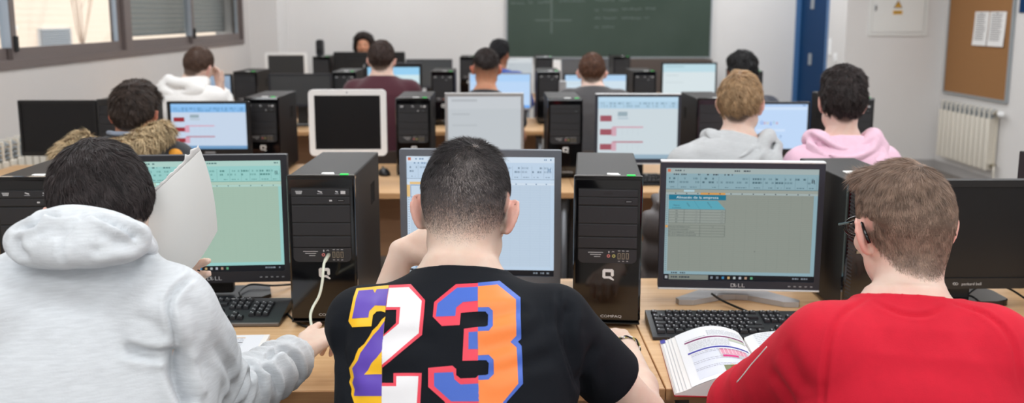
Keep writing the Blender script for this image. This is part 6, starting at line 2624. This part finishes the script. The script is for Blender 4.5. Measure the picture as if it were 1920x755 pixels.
p3.crop((150, 126, 110), thick=.001, hl=hl3, tuft=.002, n=60000, ln=lambda L: np.interp(L[:, 2], [-.09, -.04, 0, .05, .085, .12], [.003, .005, .007, .009, .018, .026]), width=.0004, lift=lambda L: np.interp(L[:, 2], [-.05, .06, .10], [.34, .30, .20]), seed=8, cvar=.35, h=.004,
        swirl=.35, messy=.28, capcol=(100, 82, 70), crown=(.022, -.058, .112), shape=quiff, grav=.03, capup=.045)
# glasses
g3 = lambda x, y, z: tuple(p3.H + p3.R @ (v3(x, y, z) * p3.hs) - p3.origin)
gm = M['gloss']
fr_ = MB()
for s in (-1, 1):
    lens = [(s * .034 + .024 * math.cos(t) * (1 + .12 * abs(math.cos(t))), .112, .004 + .019 * math.sin(t)) for t in np.linspace(0, 2 * PI, 18, endpoint=False)]
    fr_.tube([g3(*p) for p in lens], .0030, gm, 8, True)
fr_.tube([g3(-.012, .112, .008), g3(0, .116, .011), g3(.012, .112, .008)], .002, gm, 8)
for s in (-1, 1):
    fr_.tube([g3(s * .058, .112, .010), g3(s * .071, .108, .011), g3(s * .079, .09, .012)], .0028, gm, 8)
fr = fr_.build('spectacles', p3.root)
for s in (-1, 1):
    MB().tube([g3(s * .079, .091, .012), g3(s * .081, .03, .016), g3(s * .082, .0, .020), g3(s * .0835, -.020, .014), g3(s * .083, -.030, -.006), g3(s * .081, -.036, -.022)], .0032, gm, 8).build('temple_arm', fr)
    lens = [g3(s * .034 + .022 * math.cos(t) * (1 + .12 * abs(math.cos(t))), .112, .004 + .0175 * math.sin(t)) for t in np.linspace(0, 2 * PI, 18, endpoint=False)]
    MB().face(lens, M['lens']).build('lens', fr)
# white piping on the left sleeve
bv3 = BVHTree.FromPolygons([tuple(p) for p in RV], [tuple(int(i) for i in q) for q in RQ])
pp = []
for qx, qy in catmull([(1438, 648, 0), (1424, 664, 0), (1408, 682, 0), (1392, 702, 0), (1378, 716, 0)], 5) and [(c[0], c[1]) for c in catmull([(1438, 650, 0), (1424, 666, 0), (1408, 684, 0), (1394, 702, 0), (1382, 716, 0)], 5)]:
    h_, n_, _, _ = bv3.ray_cast(Vector(CAM), Vector(ray(qx, qy)).normalized())
    if h_ is not None:
        pp.append(tuple(np.array(h_) - p3.origin))
if len(pp) > 3:
    MB().tube(pp, .0013, M['white'], 6).build('piping', sw)

# ------------------------------------------------------------ second row
# fur-collared parka
H = at(252, 214, Y=3.42)
p4 = Person('student in dark parka with tan fur trim, second row left', H, head=(6, 8, 3), body=-4, res=.007, skin='tan', hs=.93, nb=at(243, 268, Y=3.36), hands=(dict(curl=.4), dict(curl=.4)), lean=.16)
p4.build()
p4.legwear()
parka = cloth('dark_parka', (38, 40, 46), 'smooth')


def parka_x(T):
    zx = p4.nb
    T.u(poly([zx + v3(-.06, .05, .0), zx + v3(-.075, -.01, .012), zx + v3(-.03, -.07, .008), zx + v3(.03, -.07, .008), zx + v3(.075, -.01, .012), zx + v3(.06, .05, .0)], [.016] * 6), .02)


p4.top('parka', parka, loose=.036, collar=None, extra=parka_x, fold=.012)
CL = Field()
zz = p4.nb + v3(0, 0, .03)
CL.u(poly([zz + v3(-.062, .045, -.01), zz + v3(-.070, -.01, .01), zz + v3(-.03, -.062, .012), zz + v3(.03, -.062, .010), zz + v3(.070, -.01, .004), zz + v3(.06, .045, -.02)], [.011] * 6), .01)
p4.part('collar', CL, .007, cloth('grey_collar', (128, 138, 154), 'smooth'))
Wd = lambda px, py, Y: at(px, py, Y=Y)
FU = Field()
fl_ = catmull([Wd(160, 260, 3.36), Wd(138, 272, 3.30), Wd(118, 290, 3.24), Wd(150, 300, 3.18), Wd(190, 296, 3.17), Wd(232, 280, 3.18), Wd(270, 264, 3.22), Wd(298, 250, 3.30), Wd(308, 246, 3.38)], 4)
FU.u(poly(fl_, list(np.interp(np.linspace(0, 8, len(fl_)), range(9), [.022, .03, .032, .034, .034, .036, .040, .036, .026]))), .02)
FU.warp(drape(.012, (26, 26, 26), 4))
a_, b_ = p4.bounds(.3)
FV, FQ = FU.mesh(a_, b_, .008)
fst = strands(FV, FQ, p4.H, np.eye(3), 9000, lambda L: np.full(len(L), .038), lambda L: np.ones(len(L)), (0, 0, .1), .5, .3, .0016, 2, (206, 184, 148), .38, 4, .8, .3)
fst2 = strands(FV, FQ, p4.H, np.eye(3), 3000, lambda L: np.full(len(L), .030), lambda L: np.ones(len(L)), (0, 0, .1), .5, .3, .0018, 2, (122, 98, 76), .3, 9, .8, .3)
VV, QQ, TT, CC = [FV], [FQ], [], [np.tile(np.array(lin((158, 132, 100))[:3]), (len(FV), 1))]
o_ = len(FV)
for v, q, t, c in (fst, fst2):
    VV.append(v)
    QQ.append(q + o_)
    TT.append(t + o_)
    CC.append(c)
    o_ += len(v)
np_mesh('fur_trim', np.concatenate(VV), np.concatenate(QQ), np.concatenate(TT), [M['fur']], p4.root, True, col=np.concatenate(CC), origin=p4.origin)
PO = Field()
PO.u(ell(Wd(328, 296, 3.30), (.032, .03, .036)), 0)
p4.part('lining_patch', PO, .006, mat('orange_lining', (226, 152, 40), .7))


def messy(C, g, R, s):
    C.u(ell(g(.0, .045, .11), v3(.060, .050, .024) * s, R), .03)
    C.u(ell(g(.060, .075, .050), v3(.026, .034, .040) * s, R), .02)


p4.crop((62, 50, 44), thick=.004, tuft=.010, n=10000, ln=.024, width=.0011, lift=.36, seed=12, shape=messy, nscale=30, capcol=(38, 30, 28), cvar=.45, messy=.55)

# blond, grey hoodie
H = at(1389, 194, Y=3.48)
p5 = Person('blond student in grey hoodie in the second row', H, head=(-24, 6, 0), body=0, res=.007, skin='fair', hs=1.0, wide=.95, nb=at(1383, 258, Y=3.44), sh=[at(1287, 312, Y=3.40), at(1414, 312, Y=3.40)], hip=v3(.80, 3.27, .565),
            el=[at(1262, 395, Y=3.50), at(1428, 400, Y=3.56)], wr=[None, at(1405, 345, Y=3.86)], hands=(dict(curl=.4), dict(curl=.4)), torso_sx=1.05)
p5.build()
p5.legwear()
grey2 = cloth('grey_marl_fleece', (192, 194, 196), 'heather', .07)
p5.top('hoodie', grey2, loose=.022, collar=None, hood=p5.hood(1.2, vee=.075, drop=.10, lift=.012), fold=.012, hood_creases=[([(1318, 240), (1322, 262), (1345, 284), (1375, 290), (1404, 272), (1424, 252)], .010, .020), ([(1292, 256), (1304, 284), (1340, 304), (1395, 302), (1430, 272)], .010, .016)])
p5.crop((180, 148, 112), thick=.004, tuft=.007, n=9000, ln=.020, width=.0011, lift=.30, seed=14, nscale=38, capcol=(128, 96, 70), cvar=.28, messy=.5, hl=[(-.14, -.085), (-.05, -.082), (-.022, -.02), (0, .018), (.03, .018), (.06, .058), (.085, .082), (.12, .1)])

# pink hoodie
H = at(1578, 192, Y=3.46)
p6 = Person('student in pale pink hoodie with thick dark hair in the second row', H, head=(-10, 5, 2), body=0, res=.007, skin='fair', hs=1.02, wide=.91, nb=at(1578, 260, Y=3.43), sh=[at(1506, 310, Y=3.40), at(1650, 306, Y=3.41)], el=[at(1518, 400, Y=3.50), None], wr=[at(1550, 350, Y=3.80), None], hands=(dict(curl=.4), dict(curl=.4)))
p6.build()
p6.legwear()
pinkm = cloth('pink_fleece', (238, 196, 216), 'knit', .03)
p6.top('hoodie', pinkm, loose=.022, collar=None, hood=p6.hood(1.22, vee=.07, drop=.095, r=.027, lift=.012), fold=.012, hood_creases=[([(1512, 250), (1530, 264), (1568, 284), (1610, 282), (1645, 256)], .010, .020), ([(1520, 282), (1560, 304), (1610, 306), (1655, 284)], .011, .012)])


def thickhair(C, g, R, s):
    C.u(ell(g(0, -.005, .085), v3(.076, .090, .056) * s, R), .02)


p6.crop((50, 41, 40), thick=.008, tuft=.007, n=9000, ln=.016, width=.0011, lift=.34, seed=15, shape=thickhair, nscale=52, capcol=(30, 23, 23), cvar=.45, messy=.6, hl=[(-.14, -.105), (-.06, -.10), (-.03, -.055), (-.015, .01), (0, .02), (.03, .018), (.06, .058), (.085, .082), (.12, .1)])

# ------------------------------------------------------------- third row
H = at(374, 124, Y=5.4)
p7 = Person('student in white hoodie resting cheek on hand by the windows', H, head=(-20, 10, 14), body=-10, res=.010, skin='fair', hs=.93, nb=at(352, 158, Y=5.35), sh=[at(306, 182, Y=5.30), at(400, 186, Y=5.33)],
            el=[None, at(418, 212, Y=5.55)], wr=[None, at(413, 166, Y=5.47)], hands=(dict(curl=.4), dict(d=v3(-.15, .0, 1), up=v3(.6, .8, 0), curl=.5)))
p7.build()
p7.legwear()
whitem = cloth('white_fleece', (240, 238, 236), 'knit', .02)
p7.top('hoodie', whitem, loose=.024, collar=None, hood=p7.hood(1.0, vee=.01, drop=.10, wide=.135, lift=.030, r=.030), fold=.01)
p7.crop((84, 62, 50), thick=.003, tuft=.003, n=3000, ln=.009, width=.0014, seed=16, capcol=(72, 52, 42))

H = at(716, 112, Y=5.42)
p8 = Person('student in maroon sweater in the third row, short brown hair', H, head=(-1, 4, 0), body=0, res=.010, skin='fair', hs=.93, nb=at(716, 146, Y=5.38), hands=(dict(curl=.4), dict(curl=.4)), torso_sx=1.05)
p8.build()
p8.legwear()
p8.top('sweater', cloth('maroon_knit', (70, 22, 36), 'knit'), loose=.020, fold=.01)
p8.crop((66, 50, 44), thick=.004, tuft=.004, n=3500, ln=.012, width=.0016, seed=17, capcol=(52, 38, 34))

H = at(912, 128, Y=5.40)
p9 = Person('student with dark fade haircut and black top in the third row', H, head=(2, 6, 0), body=0, res=.010, skin='tan', hs=.95, nb=at(910, 172, Y=5.36), hands=(dict(curl=.4), dict(curl=.4)), ear_out=1.4)
p9.build(lambda L: np.clip((L[:, 2] + .075) / .085, 0, 1) ** 1.4 * .9 * (L[:, 1] < .03) * (np.abs(L).max(1) < .2))
p9.legwear()
p9.top('tshirt', cloth('black_cotton', (34, 34, 38), 'smooth'), sleeve=.6, loose=.016)
p9.crop((46, 36, 34), thick=.005, tuft=.004, n=3000, ln=.012, width=.0014, seed=18, capcol=(40, 31, 30), hl=[(-.14, -.005), (-.05, .0), (0, .03), (.03, .035), (.06, .058), (.085, .082), (.12, .1)])

H = at(1110, 136, Y=5.42)
p10 = Person('student in dark grey sweater in the third row, auburn hair', H, head=(-6, 8, 0), body=0, res=.010, skin='fair', hs=.94, nb=at(1112, 166, Y=5.36), sh=[at(1066, 188, Y=5.32), at(1160, 190, Y=5.32)], hands=(dict(curl=.4), dict(curl=.4)), ear_out=1.3)
p10.build()
p10.legwear()
p10.top('sweater', cloth('charcoal_knit', (76, 74, 76), 'knit', .05), loose=.020, fold=.01)
p10.crop((98, 66, 48), thick=.003, tuft=.004, n=3000, ln=.013, width=.0015, seed=19, capcol=(78, 50, 38))

H = at(1391, 137, Y=5.35)
p12 = Person('student with bushy black hair behind the blond student', H, head=(0, 4, 0), body=0, res=.011, skin='brown', hs=.95, nb=at(1391, 176, Y=5.32), hands=(dict(curl=.4), dict(curl=.4)))
p12.build()
p12.legwear()
p12.top('sweater', cloth('navy_knit', (48, 52, 66), 'knit'), loose=.020, fold=.01)


def bushy(C, g, R, s):
    C.u(ell(g(0, .0, .075), v3(.088, .098, .064) * s, R), .02)


p12.crop((26, 24, 26), thick=.008, tuft=.009, n=4000, ln=.016, width=.0016, seed=20, capcol=(20, 18, 20), shape=bushy, nscale=45, messy=.7)

# ------------------------------------------------------------- fourth row
H = at(937, 102, Y=7.75)
p11 = Person('student in bright blue jacket with black hair before the chalkboard', H, head=(-30, 4, 0), body=-12, res=.012, skin='brown', hs=.93, nb=at(934, 132, Y=7.72), hands=(dict(curl=.4), dict(curl=.4)))
p11.build()
p11.legwear()
p11.top('jacket', cloth('blue_nylon', (36, 72, 150), 'smooth'), loose=.026, fold=.01)
p11.crop((24, 22, 26), thick=.008, tuft=.006, n=2500, ln=.016, width=.002, seed=21, capcol=(20, 18, 22), shape=thickhair)

H = at(682, 86, Y=9.95)
pt = Person('teacher with dark curly hair facing the class behind a black screen', H, head=(180, -4, 0), body=180, res=.010, skin='tan', hands=(dict(curl=.4), dict(curl=.4)), hs=1.0, el=[H + v3(.22, .02, -.45), H + v3(-.22, .02, -.45)], wr=[H + v3(.10, -.16, -.52), H + v3(-.10, -.16, -.52)])
pt.build()
pt.legwear()
pt.top('sweater', cloth('teacher_dark_knit', (60, 56, 60), 'knit'), loose=.018, fold=.01)


def curly(C, g, R, s):
    C.u(ell(g(0, -.02, .055), v3(.104, .112, .086) * s, R), .03)
    for q in (-1, 1):
        C.u(ell(g(q * .085, -.01, -.01), v3(.026, .05, .06) * s, R), .02)


pt.crop((50, 38, 34), thick=.022, tuft=.012, n=3500, ln=.022, width=.0018, seed=22, capcol=(40, 30, 28), shape=curly, nscale=42, messy=.8, hl=[(-.14, -.10), (-.02, -.09), (.02, -.06), (.045, .02), (.06, .05), (.085, .075), (.12, .09)])

# quilted jacket on the chair of the blond student
J = at(1222, 430, Y=3.28)
jk = Field()
jx, jy = float(p5.hip[0]) - .075, float(p5.hip[1]) - .305
jk.u(lambda P: np.maximum.reduce([np.abs(P[..., 0] - jx) - .215, np.abs(P[..., 1] - (jy)) - .022 - .03 * (1 - ((P[..., 0] - jx) / .25) ** 2), np.abs(P[..., 2] - .64) - .25]), 0)
jk.u(lambda P: np.maximum.reduce([np.abs(P[..., 0] - jx) - .17, np.abs(P[..., 1] - jy - .05) - .07, np.abs(P[..., 2] - .875) - .045]), .03)
jk.warp(lambda P, D: D - .016 * np.abs(np.sin((P[..., 2]) * PI / .10)) ** .6 - .006 * fbm(P * 14, 2))
V, Q = jk.mesh((jx - .35, jy - .15, .3), (jx + .35, jy + .15, 1.0), .009)
V = smooth_mesh(V, Q, 3, .5)
oj = np_mesh('jacket', V, Q, None, [mat('grey_quilted_nylon', (86, 80, 80), .6, bump=.2, bscale=300)], None, True, origin=(jx, jy, .39))
tag(oj, 'grey quilted jacket hung over the chair back behind the blond student', 'jacket')

# ---------------------------------------------------------------- lighting
w = bpy.data.worlds.new('world')
SC.world = w
w.use_nodes = True
bg = w.node_tree.nodes['Background']
bg.inputs['Color'].default_value = (0.86, 0.92, 1.0, 1)
bg.inputs['Strength'].default_value = 1.2
sun = bpy.data.lights.new('sun', 'SUN')
so = bpy.data.objects.new('sun', sun)
COL.objects.link(so)
sun.energy = 3.4
sun.angle = 0.05
sun.color = (1.0, 0.95, 0.88)
so.rotation_euler = Vector((-0.6, 0.15, -0.75)).to_track_quat('-Z', 'Y').to_euler()

LAMP_W = 24.0
lm = glow('lamp_diffuser', 1.0, (255, 252, 246))
lampm = empty('ceiling_light', (0, 0, 0))
MB().ring([(-.62, -.32), (.62, -.32), (.62, .32), (-.62, .32)], [(-.59, -.29), (.59, -.29), (.59, .29), (-.59, .29)], M['white'], 0, 0.06).build('frame', lampm)
MB().box((0, 0.03, 0), (1.18, 0.01, 0.58), lm).build('diffuser', lampm)
lampm.rotation_euler = (-PI / 2, 0, 0)
k = 0
for y in (-1.3, 0.6, 2.6, 5.0, 7.4, 9.6):  # first row, behind the camera, is added to stand in for bounced flash
    for x in (-1.4, 0.9, 3.0):
        o = lampm if k == 0 else copy_tree(lampm)
        o.location = (x, y, CEIL - 0.065)
        tag(o, 'rectangular white ceiling light panel, rearmost row added in place of bounced flash', 'ceiling light', 'ceiling light panels')
        k += 1
        ld = bpy.data.lights.new('panel_light', 'AREA')
        ld.shape = 'RECTANGLE'
        ld.size, ld.size_y = 1.2, 0.6
        ld.energy = LAMP_W * (1.2 if y < 0 else 0.68 if y < 1 else 0.95 if y < 3 else 1.0)
        ld.color = (0.965, 1.0, 1.03)
        lo = bpy.data.objects.new('panel_light', ld)
        COL.objects.link(lo)
        lo.location = (x, y, CEIL - 0.12)

vs = SC.view_settings
vs.view_transform = 'Standard'
vs.look = 'None'
vs.exposure = 0.0
vs.gamma = 1.0
vs.use_curve_mapping = False
SC.cycles.use_denoising = True
SC.cycles.max_bounces = 6
SC.cycles.diffuse_bounces = 4
SC.cycles.glossy_bounces = 3
SC.cycles.transparent_max_bounces = 8
SC.cycles.sample_clamp_indirect = 6.0
